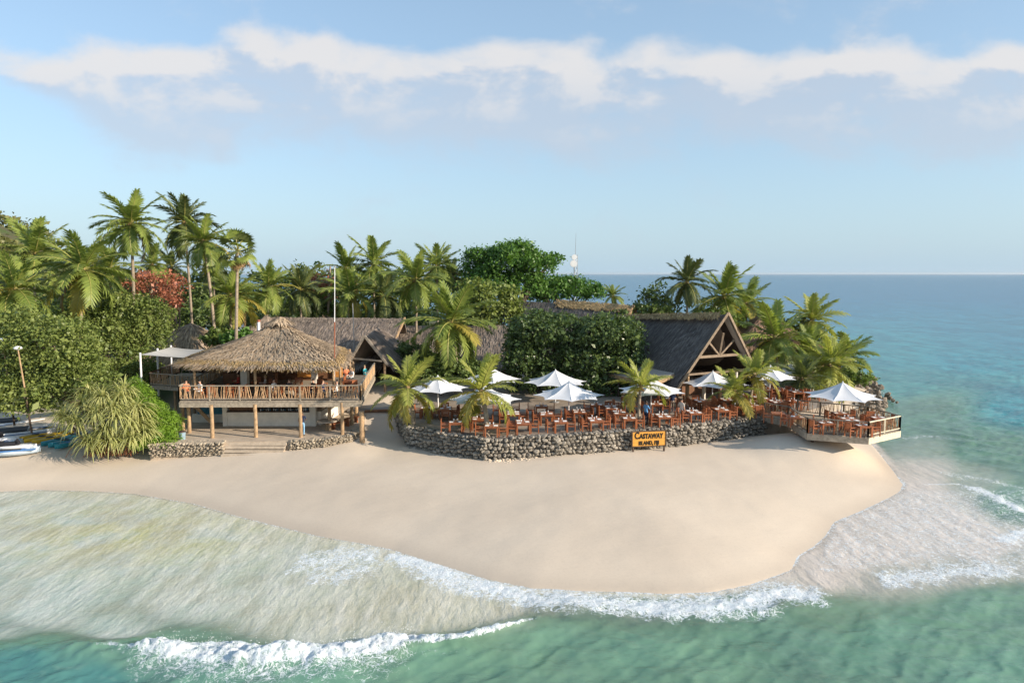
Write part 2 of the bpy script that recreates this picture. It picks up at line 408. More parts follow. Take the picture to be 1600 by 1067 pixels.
def sandfn(t):
    co = N(t, 'ShaderNodeTexCoord').outputs['Object']
    sd = N(t, 'ShaderNodeAttribute', attribute_name='shore').outputs['Fac']
    big = NOISE(t, co, .12, 4, .55); fine = NOISE(t, co, 9.0, 4, .65)
    c = MIX(t, SS(t, big, .3, .7), (.565, .475, .375), (.63, .535, .425))
    c = MIX(t, M(t, 'MULTIPLY', SS(t, fine, .45, .75), .22), c, (.40, .335, .26))
    # wet fringe by the water line
    wet = M(t, 'MULTIPLY', SS(t, sd, 1.3, .1), .26)
    c = MIX(t, wet, c, (.36, .295, .23))
    # sea bed: coral sand with weed patches where it is deep
    deep = SS(t, sd, -.35, -.9)
    dp = N(t, 'ShaderNodeAttribute', attribute_name='depth').outputs['Fac']
    weed = SS(t, NOISE(t, co, .55, 5, .62, .4), .40, .62)
    wk = M(t, 'MULTIPLY', M(t, 'MULTIPLY', weed, SS(t, dp, .3, 1.2)), .55)
    alg = M(t, 'MULTIPLY', M(t, 'MULTIPLY', SS(t, NOISE(t, co, .28, 4, .6), .46, .66), SS(t, dp, .02, .10)), .5)
    c = MIX(t, M(t, 'MULTIPLY', deep, alg), c, (.42, .36, .13))
    c = MIX(t, M(t, 'MULTIPLY', deep, wk), c, (.055, .085, .04))
    # soil and litter under the trees
    inl = N(t, 'ShaderNodeAttribute', attribute_name='inland').outputs['Fac']
    so = MIX(t, SS(t, NOISE(t, co, .25, 5, .6), .35, .6), (.10, .085, .05), (.07, .10, .03))
    c = MIX(t, inl, c, so)
    b = M(t, 'ADD', M(t, 'MULTIPLY', fine, .25), NOISE(t, VSCALE(t, co, (1, 2.2, 1)), 1.6, 4, .6))
    return N(t, 'ShaderNodeBsdfPrincipled', {'Base Color': c, 'Roughness': M(t, 'MULTIPLY_ADD', wet, -.9, .9), 'Specular IOR Level': .2,
             'Normal': N(t, 'ShaderNodeBump', {'Height': b, 'Strength': .22, 'Distance': .06}).outputs[0]}).outputs[0]
M_SAND = mat('beach_sand', sandfn)
gx = lines(-420, -42, 48, 420, .28, 14); gy = lines(-40, 18, 62, 420, .28, 14)
X, Y = np.meshgrid(gx, gy)
sd = shore_sd(X, Y)
dep = bathy(X, np.maximum(Y, 14))
zs = np.where(sd > 0, ground_z(X, Y, sd), -dep * sstep(-sd, -.02, .7) - .015 * np.clip(-sd / .3, 0, 1))
zs = np.where((sd < 0) & (Y < 14), np.minimum(zs, -1.3), zs)
beach = gridmesh('beach_ground', X, Y, zs, M_SAND)
attr(beach, 'shore', sd); attr(beach, 'depth', np.where(sd > 0, 0, -zs))
inl = sstep(Y + fbm(X * .2, Y * .2, 3, 9) * 5, 60, 66) * sstep(sd, 2, 9) * np.where(X > -9, np.where(X < 32, sstep(Y, 88, 92), .6), 1)
inl = np.maximum(inl, sstep(Y + fbm(X * .2, Y * .2, 3, 9) * 3, 54, 58) * sstep(X, -28, -31))
attr(beach, 'inland', inl)
tag(beach, 'pale sandy beach sloping from the stone walls into the shallow water', 'beach', kind='structure')

# deep floor of the lagoon and ocean beyond the near shelf
mb = MB(); mb.add([(-30000, -30000, -12), (30000, -30000, -12), (30000, 30000, -12), (-30000, 30000, -12)], [(0, 1, 2, 3)])
tag(mb.build('sea_bed', plain('deep_sand', (.20, .22, .2), .9)), 'sandy floor of the open sea under the blue water', 'sea bed', kind='structure')

# --- water sheet: finer towards the beach where waves break
rows = [11.0]
while rows[-1] < 26000:
    y = rows[-1]; rows.append(y + max(.052 * (y / 21) ** (1.75 if y < 60 else 2.0), .03))
rows = np.array(rows)
tcol = np.linspace(-1.12, 1.12, 760)
T, Yw = np.meshgrid(tcol, rows); Xw = T * (Yw + 3)
sdw = shore_sd(Xw, Yw); depw = np.clip(bathy(Xw, Yw), 0, 12) * sstep(-sdw, -.02, .7)
depw = np.where(sdw > 0, 0, depw) + 0.01
depw = lerp(depw, 11.0, sstep(Yw, 140, 500))
U, Vv = proj(Xw, Yw, 0.0)
near = Yw < 140
foam = np.zeros(Xw.shape); turb = np.zeros(Xw.shape); Zw = np.zeros(Xw.shape)
wob = fbm(Xw * .55, Yw * .55, 4, 21); wob2 = fbm(Xw * 2.1, Yw * 2.1, 4, 33)
def uvw(pts): return np.array([P(u, v, 0)[:2] for u, v in pts])
def band(pts, width, amt, wobble=.5, soft=1.0, taper=True, side=0):
    """foam along a line: width in metres; side>0 trails seaward only"""
    global foam
    w = uvw(pts); d, p = segdist(Xw + wob * wobble, Yw + wob2 * wobble, w)
    e = np.clip(1 - d / width, 0, 1) ** soft
    if taper: e = e * sstep(p, 0, .5) * sstep(p, len(pts) - 1, len(pts) - 1.5)
    foam = np.maximum(foam, e * amt); return e
band([(600, 866), (625, 872), (700, 897), (780, 922), (860, 938), (960, 946), (1060, 950), (1150, 944), (1215, 928), (1262, 930), (1310, 938)], 1.5, .84, .6, .7)
band([(850, 942), (960, 951), (1060, 957), (1150, 952), (1250, 948)], 1.25, .8, .5, .7)
band([(655, 890), (720, 918), (790, 930), (850, 948)], 1.2, .66, .5, .7)
band([(435, 880), (500, 878), (560, 868), (605, 868)], 2.0, .66, .9, .6)
band([(455, 905), (530, 898), (600, 880)], 1.5, .60, .9, .6)
band([(1350, 912), (1400, 903), (1480, 897), (1540, 893), (1620, 882)], 1.3, .70, .8, .6)
band([(1255, 886), (1340, 894)], .35, .62, .2)
band([(1500, 757), (1530, 768), (1565, 785), (1620, 812)], .9, .85, .4, .8)
band([(1420, 757), (1500, 757), (1545, 775)], .3, .7, .15)
band([(1560, 852), (1590, 836), (1640, 826)], 1.0, .85, .5, .8)
band([(1440, 735), (1540, 750), (1620, 770)], 1.6, .45, .8)
band([(1390, 690), (1440, 682), (1520, 690)], 1.9, .42, .8)
# scallop edges of the swash on the right
band([(1368, 700), (1392, 735), (1412, 757), (1405, 769)], .3, .72, .1)
band([(1405, 769), (1362, 791), (1340, 801), (1303, 816), (1290, 836), (1272, 854), (1246, 869), (1236, 891)], .26, .7, .08)
edge = np.exp(-np.maximum(-sdw, 0) / .16) * (sdw < .1)
foam = np.maximum(foam, edge * np.where(U < 1240, .62, .5) * near)
foam = np.maximum(foam, np.exp(-np.maximum(-sdw - .05, 0) / .9) * (sdw < .1) * .40 * sstep(U, 380, 640) * sstep(U, 1260, 1200) * near)
# rocks on the east side: surf
foam = np.maximum(foam, np.exp(-np.maximum(-sdw, 0) / 2.0) * (sdw < 0) * .55 * sstep(Yw, 56, 62) * sstep(Yw, 120, 100) * (.6 + wob))
lace = sstep(U, 1240, 1300) * sstep(Vv, 905, 880) * sstep(Vv, 745, 775) * near
foam = np.maximum(foam, lace * .40)
# breaking wave in the foreground
CREST = uvw([(120, 1018), (215, 1022), (300, 1026), (400, 1034), (500, 1030), (580, 1020), (640, 1010), (700, 1010), (760, 996), (815, 981), (870, 965)])
dC, pC = segdist(Xw + wob * .25, Yw + wob2 * .22, CREST)
wid = np.interp(pC, [0, .9, 1.3, 3, 5, 5.8, 6.4, 8, 9.3, 10], [.12, .15, .75, 1.0, .95, .75, .35, .28, .18, .05])
amtC = np.interp(pC, [0, .6, 1.2, 5.6, 6.5, 8.8, 9.4, 10], [.2, .5, .75, .75, .72, .70, .4, 0])
ec = np.clip(1 - dC / wid, 0, 1)
foam = np.maximum(foam, np.clip(ec * 2.2, 0, 1) * amtC)
wid2 = wid * 1.7 + .3
trail = np.clip(1 - dC / (wid * 2.4 + .4), 0, 1) ** .8 * amtC * .86 * sstep(Vv, 1008, 1036)
foam = np.maximum(foam, trail)
hC = np.interp(pC, [0, 1, 2, 5, 6, 8, 9.5, 10], [.16, .20, .30, .32, .26, .16, .08, 0])
# sea side of the crest: a smooth rising back; shore side: abrupt
front = np.exp(-(dC / .55) ** 2)
dS, pS = segdist(Xw, Yw, uvw([(-60, 1000), (60, 1005), (120, 1018), (215, 1026), (300, 1040), (400, 1050), (500, 1045), (580, 1035), (640, 1024), (700, 1020), (760, 1006), (815, 990), (900, 960)]))
Zw += hC * front + .16 * np.exp(-(dS / 1.3) ** 2) * sstep(Yw, 60, 40)
turb = np.clip(ec * 1.3, 0, 1) ** 1.3 * amtC
def hfn(f, seed, a): return a * fbm(Xw * f, Yw * f, 3, seed)
Zw += turb * (hfn(1.1, 51, .34) + np.abs(hfn(3.1, 61, .26)) + np.abs(hfn(7.5, 66, .13)) + hfn(15, 67, .06)) * near
fm = foam * near
Zw += fm * (1 - turb) * (.03 + hfn(3.0, 71, .06))
# ripples and small waves
deepk = sstep(depw, .15, .9)
def wave(dx, dy, L, a, ph=0.0):
    q = (Xw * dx + Yw * dy) * 2 * math.pi / L + ph + wob * 2.2
    s = np.sin(q); return a * (1 - np.abs(s)) * 1.0
fade = sstep(Yw, 160, 60)
Zw += deepk * fade * (wave(.35, -.94, 3.7, .055) + wave(-.25, -.97, 2.1, .035, 1.3) + wave(.7, -.7, 1.3, .02, 2.2) + fbm(Xw * .8, Yw * 1.3, 4, 81) * .10)
Zw += (1 - deepk) * near * (fbm(Xw * 2.5 + Yw * .9, Yw * 1.4 - Xw * .5, 3, 91) * .016)
Zw += sstep(U, 1380, 1500) * sstep(Vv, 790, 700) * fade * deepk * (wave(-.75, -.66, 4.6, .10, .4) + wave(-.5, -.86, 2.6, .06))
Zw *= sstep(-sdw, -.05, .5)
Zw = np.where(Yw > 200, 0, Zw)
Zw = np.where(sdw > .6, -.25, Zw)
Zw = np.minimum(Zw, np.where((sdw < .0) & (depw < .05), .03, 9))

def seafn(t):
    g = N(t, 'ShaderNodeNewGeometry'); co = g.outputs['Position']
    dp = N(t, 'ShaderNodeAttribute', attribute_name='depth').outputs['Fac']
    fo = N(t, 'ShaderNodeAttribute', attribute_name='foam').outputs['Fac']
    tb = N(t, 'ShaderNodeAttribute', attribute_name='turbulence').outputs['Fac']
    cv = VSCALE(t, co, (1, 1, .2))
    # beam of light lost in the water: red first
    neg = M(t, 'MULTIPLY', dp, -1.0)
    ex = lambda k: M(t, 'EXPONENT', M(t, 'MULTIPLY', neg, k))
    tint = N(t, 'ShaderNodeCombineColor', {0: ex(.85), 1: ex(.24), 2: ex(.36)}).outputs[0]
    tr = N(t, 'ShaderNodeBsdfTransparent', {0: tint}).outputs[0]
    rp = t.nodes.new('ShaderNodeValToRGB'); t.links.new(M(t, 'DIVIDE', dp, 10.0), rp.inputs[0]); el = rp.color_ramp.elements
    for pos, c in ((.0, (.36, .50, .36)), (.11, (.27, .47, .325)), (.25, (.13, .34, .285)), (.42, (.055, .295, .33)), (.7, (.036, .205, .315))):
        e = el.new(pos); e.color = (*c, 1)
    el[len(el) - 1].color = (.042, .175, .305, 1); el.remove(el[0])
    n1 = NOISE(t, VSCALE(t, co, (1.0, .5, .2)), .36, 5, .6)
    n3 = NOISE(t, VSCALE(t, co, (1, .4, .2)), .085, 5, .65)
    body = MIX(t, M(t, 'MULTIPLY', SS(t, n1, .40, .64), M(t, 'MULTIPLY_ADD', SS(t, dp, 1.4, 4.0), .30, .32)), rp.outputs[0], MIX(t, .62, rp.outputs[0], (.008, .05, .085)))  # dark wave faces painted into the water colour, here fine, next broad
    body = MIX(t, M(t, 'MULTIPLY', SS(t, n3, .42, .64), M(t, 'MULTIPLY_ADD', SS(t, dp, 1.4, 4.0), .30, .12)), body, (.02, .10, .17))
    n4 = NOISE(t, VSCALE(t, co, (.8, 1.6, .2)), 1.1, 5, .65, .5); body = MIX(t, M(t, 'MULTIPLY', SS(t, n4, .52, .72), .40), body, MIX(t, .5, body, (.42, .52, .40)))  # pale caustic-like light streaks painted into the water colour
    df = N(t, 'ShaderNodeBsdfDiffuse', {0: body}).outputs[0]
    milk = M(t, 'SUBTRACT', 1.0, ex(.62))
    under = MIXS(t, milk, tr, df)
    # stirred-up sand makes the thin sheets milky
    mp = t.nodes.new('ShaderNodeMapping'); t.links.new(co, mp.inputs[0]); mp.inputs['Rotation'].default_value = (0, 0, R(28)); mp.inputs['Scale'].default_value = (1.5, .30, 1)
    mp2 = t.nodes.new('ShaderNodeMapping'); t.links.new(co, mp2.inputs[0]); mp2.inputs['Rotation'].default_value = (0, 0, R(40)); mp2.inputs['Scale'].default_value = (1.3, .55, 1)
    mk = NOISE(t, mp.outputs[0], .8, 6, .68, .25)
    sm = M(t, 'MULTIPLY', M(t, 'MULTIPLY_ADD', SS(t, mk, .30, .70), .32, .64), M(t, 'MULTIPLY', SS(t, dp, -.02, .05), SS(t, dp, .75, .12)))
    ya = N(t, 'ShaderNodeAttribute', attribute_name='algae').outputs['Fac']; sa = N(t, 'ShaderNodeAttribute', attribute_name='suspended').outputs['Fac']
    tq = MIX(t, M(t, 'MULTIPLY', ya, SS(t, NOISE(t, co, .45, 5, .65), .36, .58)), MIX(t, sa, (.52, .645, .58), (.68, .65, .48)), (.64, .63, .29))
    fr2 = NOISE(t, mp2.outputs[0], 3.2, 5, .7, .3); tq = MIX(t, M(t, 'MULTIPLY', SS(t, fr2, .40, .68), .45), tq, (.78, .78, .69)); tq = MIX(t, M(t, 'MULTIPLY', SS(t, fr2, .50, .28), .45), tq, (.44, .50, .40))  # ripple sparkle and dark troughs painted in as pale and dark colour
    rb = N(t, 'ShaderNodeBump', {'Height': M(t, 'ADD', NOISE(t, mp2.outputs[0], 2.4, 5, .65, .4), M(t, 'MULTIPLY', mk, .8)), 'Strength': .7, 'Distance': .10}).outputs[0]
    under = MIXS(t, sm, under, N(t, 'ShaderNodeBsdfDiffuse', {'Normal': rb, 0: MIX(t, N(t, 'ShaderNodeAttribute', attribute_name='silt').outputs['Fac'], (.72, .635, .555), MIX(t, SS(t, mk, .35, .68), MIX(t, SS(t, NOISE(t, co, .3, 4, .6), .40, .62), tq, MIX(t, .5, tq, (.56, .50, .36))), MIX(t, .55, tq, (.66, .64, .58))))}).outputs[0])
    h = M(t, 'ADD', M(t, 'MULTIPLY', NOISE(t, cv, 2.6, 5, .62, .4), .5), M(t, 'MULTIPLY', NOISE(t, cv, 9.0, 4, .6), .16))
    h = M(t, 'ADD', h, M(t, 'MULTIPLY', NOISE(t, VSCALE(t, co, (.6, 1.4, .2)), .5, 4, .55), 1.1))
    bump = N(t, 'ShaderNodeBump', {'Height': h, 'Strength': .6, 'Distance': .25}).outputs[0]
    fr = N(t, 'ShaderNodeFresnel', {'IOR': 1.33, 'Normal': bump}).outputs[0]
    gl = N(t, 'ShaderNodeBsdfGlossy', {0: (1, 1, 1, 1), 'Roughness': .12, 'Normal': bump}).outputs[0]
    wat = MIXS(t, M(t, 'MINIMUM', M(t, 'MULTIPLY', fr, .9), M(t, 'MULTIPLY_ADD', SS(t, dp, .1, .8), .10, .30)), under, gl)
    # foam: lacy where thin, solid where thick
    wc = N(t, 'ShaderNodeTexNoise', {'Vector': cv, 'Scale': 1.3, 'Detail': 3}).outputs['Color']
    wp = N(t, 'ShaderNodeVectorMath', {0: cv, 1: wc}, operation='ADD').outputs[0]
    def fil(sc_, w): return SS(t, M(t, 'ABSOLUTE', M(t, 'SUBTRACT', NOISE(t, wp, sc_, 3, .55, .3), .5)), w, .0)
    web = M(t, 'MAXIMUM', M(t, 'MAXIMUM', fil(2.1, .045), M(t, 'MULTIPLY', fil(4.3, .06), .85)), M(t, 'MULTIPLY', fil(9.0, .08), .6))
    fn = NOISE(t, cv, 4.5, 6, .72, .5)
    val = M(t, 'ADD', M(t, 'MULTIPLY', web, .40), M(t, 'MULTIPLY', fn, .72))
    th = M(t, 'SUBTRACT', 1.02, M(t, 'MULTIPLY', fo, .95))
    fmask = SS(t, M(t, 'SUBTRACT', val, th), -.10, .20)
    fmask = M(t, 'MULTIPLY', fmask, SS(t, fo, .02, .12))
    fb = N(t, 'ShaderNodeBump', {'Height': NOISE(t, co, 7.0, 5, .7), 'Strength': .8, 'Distance': .12}).outputs[0]
    fs = N(t, 'ShaderNodeBsdfPrincipled', {'Base Color': MIX(t, SS(t, NOISE(t, co, 3.0, 5, .7), .3, .7), (.62, .70, .74), (.80, .82, .83)), 'Roughness': .8, 'Specular IOR Level': .2, 'Normal': fb}).outputs[0]  # blue-grey shading of the foam is mixed into its base colour
    return MIXS(t, fmask, wat, fs)
M_SEA = mat('sea_water', seafn)
sea = gridmesh('sea', Xw, Yw, Zw, M_SEA)
attr(sea, 'depth', depw); attr(sea, 'foam', np.clip(foam, 0, 1)); attr(sea, 'turbulence', turb); attr(sea, 'algae', np.exp(-(((U - 190) / 240) ** 2 + ((Vv - 838) / 55) ** 2)) * (U < 700)); attr(sea, 'suspended', np.clip(np.exp(-(((U - 640) / 270) ** 2 + ((Vv - 960) / 70) ** 2)) + np.exp(-np.maximum(-sdw, 0) / 2.2) * .9, 0, 1)); attr(sea, 'silt', sstep(U, 1290, 1000))
tag(sea, 'clear green shallows with breaking white foam turning to blue open sea', 'sea', kind='structure')

# spray thrown up by the breaking wave: many droplets, one object
rng = np.random.RandomState(4)
mb = MB()
for k in range(600):
    q = rng.uniform(1.2, 6.2); i = int(q); a = CREST[i] * (1 - (q - i)) + CREST[min(i + 1, len(CREST) - 1)] * (q - i)
    r = rng.uniform(.006, .016); p = np.array([a[0] + rng.normal(0, .25), a[1] + rng.uniform(-.15, .75), .25 + abs(rng.normal(0, .22))])
    vs = np.array([(1, 0, 0), (-1, 0, 0), (0, 1, 0), (0, -1, 0), (0, 0, 1.2), (0, 0, -1.2)]) * r + p
    mb.add(vs, [(0, 2, 4), (2, 1, 4), (1, 3, 4), (3, 0, 4), (2, 0, 5), (1, 2, 5), (3, 1, 5), (0, 3, 5)])
sp = mb.build('spray', plain('sea_spray', (.82, .84, .85), .5))
tag(sp, 'white droplets of spray flying above the breaking foreground wave', 'spray', kind='stuff')
# ------------------------------------------------------------------ thatch, rails, stones
rnd = random.Random(11)
def thatch(parent, name, patch, n, L, W, m, rng, lift=.10, sgn=1, tmax=1.0, jit=.22):
    """thousands of reed strips laid down a roof surface patch(s,t); t runs from ridge to eave"""
    s = rng.uniform(0, 1, n); q = rng.uniform(0, tmax, n)
    p = patch(s, q); e = 1e-3
    dt = (patch(s, np.minimum(q + e, 1.0)) - patch(s, np.minimum(q + e, 1.0) - e)); dt /= np.linalg.norm(dt, axis=1)[:, None] + 1e-9
    ds = (patch(np.minimum(s + e, 1), q) - patch(np.minimum(s + e, 1) - e, q)); ds /= np.linalg.norm(ds, axis=1)[:, None] + 1e-9
    nr = np.cross(ds, dt) * sgn; nr /= np.linalg.norm(nr, axis=1)[:, None] + 1e-9
    fl = np.sign(nr[:, 2:3]); nr = nr * np.where(fl == 0, 1, fl)
    d = dt + ds * rng.normal(0, jit, (n, 1)) + nr * rng.normal(.02, .05, (n, 1))
    ln = L * rng.uniform(.55, 1.3, (n, 1)); w = W * rng.uniform(.6, 1.5, (n, 1))
    sd = np.cross(d, nr); sd /= np.linalg.norm(sd, axis=1)[:, None]
    a = p + nr * .015; b = a + d * ln * .6 + nr * lift * rng.uniform(.3, 1, (n, 1)); c = a + d * ln + nr * lift * rng.uniform(0, .8, (n, 1)) - np.array([0, 0, 1]) * rng.uniform(0, .05, (n, 1))
    V = np.stack([a - sd * w * .5, a + sd * w * .5, b + sd * w * .6, b - sd * w * .6, c + sd * w * .25, c - sd * w * .25], 1).reshape(-1, 3)
    i = np.arange(n)[:, None] * 6
    Q = np.concatenate([i + [0, 1, 2, 3], i + [3, 2, 4, 5]])
    o = npmesh(name, V, Q, m, parent); tag(o, kind='stuff'); return o
def roofshell(parent, name, patch, ns, nt, m, th=.22):
    s, q = np.meshgrid(np.linspace(0, 1, ns), np.linspace(0, 1, nt)); p = patch(s.ravel(), q.ravel())
    lo = p - np.array([0, 0, th]); V = np.concatenate([p, lo]); n = ns * nt
    i = np.arange((nt - 1) * ns).reshape(nt - 1, ns)[:, :-1].ravel()
    Q = np.stack([i, i + 1, i + ns + 1, i + ns], 1)
    ed = [(k, k + 1) for k in range(ns - 1)] + [((nt - 1) * ns + k, (nt - 1) * ns + k + 1) for k in range(ns - 1)] + [(k * ns, k * ns + ns) for k in range(nt - 1)] + [(k * ns + ns - 1, k * ns + 2 * ns - 1) for k in range(nt - 1)]
    E = np.array([(a, b, b + n, a + n) for a, b in ed])
    return npmesh(name, V, np.concatenate([Q, Q[:, ::-1] + n, E]), m, parent)
def bil(a, b, c, d, sag=0.0):
    """patch with ridge a->b and eave c->d"""
    a, b, c, d = [np.array(x, dtype=float) for x in (a, b, c, d)]
    def f(s, q):
        s = np.asarray(s)[:, None]; q = np.asarray(q)[:, None]
        r = (a * (1 - s) + b * s); r = r - np.array([0, 0, 1]) * sag * 4 * s * (1 - s)
        return r * (1 - q) + (c * (1 - s) + d * s) * q
    return f
def twig_rail(parent, name, p0, p1, z, h, m, mt, ptw=.09, step=.13, post=2.0, tw=True, pm=None, rh=.07):
    """rail of posts, top and bottom bars with crooked twigs between"""
    p0 = Vector((p0[0], p0[1], z)); p1 = Vector((p1[0], p1[1], z)); L = (p1 - p0).length; d = (p1 - p0) / L
    mb = MB(); n = max(1, round(L / post))
    for k in range(n + 1):
        q = p0 + d * (L * k / n); mb.bar(q, q + Vector((0, 0, h + .04)), ptw, ptw)
    mb.bar(p0 + Vector((0, 0, h)), p1 + Vector((0, 0, h)), .11, rh)
    mb.bar(p0 + Vector((0, 0, .14)), p1 + Vector((0, 0, .14)), .07, .06)
    rl = mb.build(name, pm or m, parent)
    if tw:
        nt = int(L / step)
        for k in range(nt):
            q = (k + .5) / nt * L + rnd.uniform(-.05, .05); lean = rnd.uniform(-.24, .24)
            a = p0 + d * q + Vector((0, 0, .12)); b = p0 + d * min(max(q + lean, .05), L - .05) + Vector((0, 0, h - .02)); mid = (a + b) / 2 + d * rnd.uniform(-.06, .06)
            t_ = MB(); t_.tube([a, mid, b], [.026, .022, .017], 5); t_.build('twig', mt, rl)
    return rl
def stone_mesh(seed):
    bm = bmesh.new(); bmesh.ops.create_icosphere(bm, subdivisions=1, radius=1)
    r = random.Random(seed)
    for v in bm.verts: v.co *= r.uniform(.78, 1.15)
    for v in bm.verts:
        for ax in range(3): v.co[ax] = max(-.86, min(.86, v.co[ax]))
    me = bpy.data.meshes.new('stone'); bm.to_mesh(me); bm.free(); me.materials.append(M_STONE); return me
STONES = [stone_mesh(k) for k in range(9)]
STV = []
for me in STONES:
    v = np.empty(len(me.vertices) * 3); me.vertices.foreach_get('co', v); STV.append((v.reshape(-1, 3), [tuple(p.vertices) for p in me.polygons]))
def stone_wall(root, pts, zt, zb, size, limit, thick=.5, rough=.10, m=None, seed=3):
    """pts: plan polyline of the wall face, seen from the sea side; returns stones placed one by one"""
    r = random.Random(seed); spots = []
    for i in range(len(pts) - 1):
        a = Vector((pts[i][0], pts[i][1], 0)); b = Vector((pts[i + 1][0], pts[i + 1][1], 0)); L = (b - a).length; d = (b - a) / L; nrm = Vector((d.y, -d.x, 0))
        z = zb - .1
        while z < zt - .03:
            rh = size * r.uniform(.7, 1.15); rh = min(rh, zt - z + .1); x = -r.uniform(0, size)
            while x < L:
                w = size * r.uniform(.75, 1.7)
                c = a + d * min(max(x + w / 2, 0), L) + nrm * r.uniform(-rough, rough * .8); c.z = z + rh / 2 + r.uniform(-.05, .05)
                spots.append((w * rh, c, math.atan2(d.y, d.x), (w * .58, r.uniform(.22, .34), rh * .60))); x += w * .96
            z += rh * .92
        # stones along the top
        x = 0
        while x < L:
            w = size * r.uniform(.8, 1.6); c = a + d * min(x + w / 2, L) - nrm * r.uniform(.12, thick); c.z = zt + r.uniform(-.05, .03)
            spots.append((w * .2, c, math.atan2(d.y, d.x) + r.uniform(-.5, .5), (w * .55, .22, .12))); x += w * .8
    spots.sort(key=lambda q: -q[0]); rest = MB()
    for k, (ar, c, an, sz) in enumerate(spots):
        e = Euler((r.uniform(-.25, .25), r.uniform(-.35, .35), an + r.uniform(-.2, .2)))
        if k < limit: inst('stone', STONES[r.randrange(9)], root, c, e, sz)
        else:
            v, f = STV[r.randrange(9)]; rest.add((v * np.array(sz)) @ np.array(e.to_matrix()).T + np.array(c), f)
    if rest.n: tag(rest.build('small_stones', m or M_STONE, root), kind='stuff')
def boulder_heap(name, label, pts, n, smin, smax, spread, seed, cat='stones', m=None, zoff=0.0):
    r = random.Random(seed); mb = MB()
    for k in range(n):
        q = r.uniform(0, len(pts) - 1.001); i = int(q); a = Vector(pts[i]).lerp(Vector(pts[i + 1]), q - i)
        s = r.uniform(smin, smax); v, f = STV[r.randrange(9)]
        e = Euler((r.uniform(0, 3), r.uniform(0, 3), r.uniform(0, 3)))
        c = a + Vector((r.gauss(0, spread), r.gauss(0, spread), s * .12 + zoff))
        mb.add((v * np.array((s * r.uniform(.7, 1.3), s, s * r.uniform(.5, .9)))) @ np.array(e.to_matrix()).T + np.array(c), f)
    return tag(mb.build(name, m or M_STONE), label, cat, kind='stuff')

rng = np.random.RandomState(8)
# ------------------------------------------------------------------ dining terrace with its stone wall
TZ = 2.6
TFRONT = [P(622, 637, TZ)[:2], P(640, 667, TZ)[:2], P(700, 678, TZ)[:2], P(759, 685, TZ)[:2], P(800, 684, TZ)[:2], P(870, 681, TZ)[:2], P(985, 672, TZ)[:2], P(1045, 667, TZ)[:2], P(1120, 659, TZ)[:2], P(1193, 650, TZ)[:2]]
TFRONT = [Vector(q) for q in TFRONT]
TBACK = [(22.3, 52.4), (27.0, 56.5), (29.5, 63), (36, 76), (36, 92), (-9.0, 92), (-9.0, 66)]
mb = MB(); mb.prism([tuple(q) for q in TFRONT] + TBACK, .2, TZ)
terrace = mb.build('terrace_paving', M_CONC); tag(terrace, 'sandy paved dining terrace raised above the beach', 'terrace', kind='structure')
wall = thing('terrace_wall', 'rough coral stone retaining wall holding up the dining terrace', 'wall', (*TFRONT[4], 1.0))
face = [q + Vector((0, -.02)) for q in TFRONT]
cen = Vector((5, 60))
outer = [q + (q - cen).normalized() * .10 for q in TFRONT]; inner = [q - (q - cen).normalized() * .55 for q in TFRONT]
mb = MB()
for i in range(len(outer) - 1):
    mb.prism([tuple(outer[i]), tuple(outer[i + 1]), tuple(inner[i + 1]), tuple(inner[i])], .25, TZ + .05)
mb.build('wall_core', M_MORTAR, wall)
stone_wall(wall, [q + (q - cen).normalized() * .12 for q in TFRONT], TZ + .02, .98, .27, 300, rough=.13)
rub = [P(u, v, 1.15) for u, v in [(765, 722), (870, 713), (960, 705)]]
boulder_heap('wall_rubble', 'pale broken coral scattered at the foot of the stone terrace wall', rub, 420, .04, .15, .22, 5, m=plain('pale_coral', (.55, .46, .35), .9, .2), zoff=.02)

# ------------------------------------------------------------------ sea deck
SD = [P(1193, 650, TZ)[:2], P(1231, 657, TZ)[:2], P(1261, 677, TZ)[:2], P(1357, 684, TZ)[:2], P(1407, 673, TZ)[:2], (26.3, 49.6), (22.2, 52.4)]
SD = [tuple(q) for q in SD]
deck = thing('sea_deck', 'timber dining deck with twig railings jutting over the beach beside the water', 'deck', (*SD[3], 2.3))
# planks running left to right, clipped to the outline
ys = np.arange(min(p[1] for p in SD), max(p[1] for p in SD), .16)
for y in ys:
    xs = []
    for i in range(len(SD)):
        a, b = SD[i], SD[(i + 1) % len(SD)]; yc = y + .07
        if (a[1] > yc) != (b[1] > yc): xs.append(a[0] + (b[0] - a[0]) * (yc - a[1]) / (b[1] - a[1]))
    xs.sort()
    for k in range(0, len(xs) - 1, 2):
        if xs[k + 1] - xs[k] > .15:
            m_ = MB(); m_.box(((xs[k] + xs[k + 1]) / 2, y + .07, TZ + .015), (xs[k + 1] - xs[k], .145, .05)); m_.build('plank', M_GREYWOOD, deck)
c0 = Vector((sum(p[0] for p in SD) / 7, sum(p[1] for p in SD) / 7))
M_DGREY = plain('dark_weathered_wood', (.20, .165, .125), .8, .25, 5, .2, .3, 30, rand=.15)
names = ['fascia_board'] * 6
for i in range(6):
    a, b = SD[i], SD[i + 1]; pale = (i == 3)
    m_ = MB(); m_.bar((*a, TZ - .22), (*b, TZ - .22), .07, .44); m_.build('fascia_board', M_PALEWOOD if pale else M_GREYWOOD, deck)
for i in (0, 1, 2, 3, 4, 5):
    a, b = SD[i], SD[i + 1]
    av = Vector(a).lerp(c0, .012); bv = Vector(b).lerp(c0, .012)
    twig_rail(deck, 'railing', av, bv, TZ + .04, 1.0, M_DGREY, M_TWIG, ptw=.10, step=.15, post=1.7, pm=M_PALEWOOD if i == 3 else M_DGREY, rh=.06)
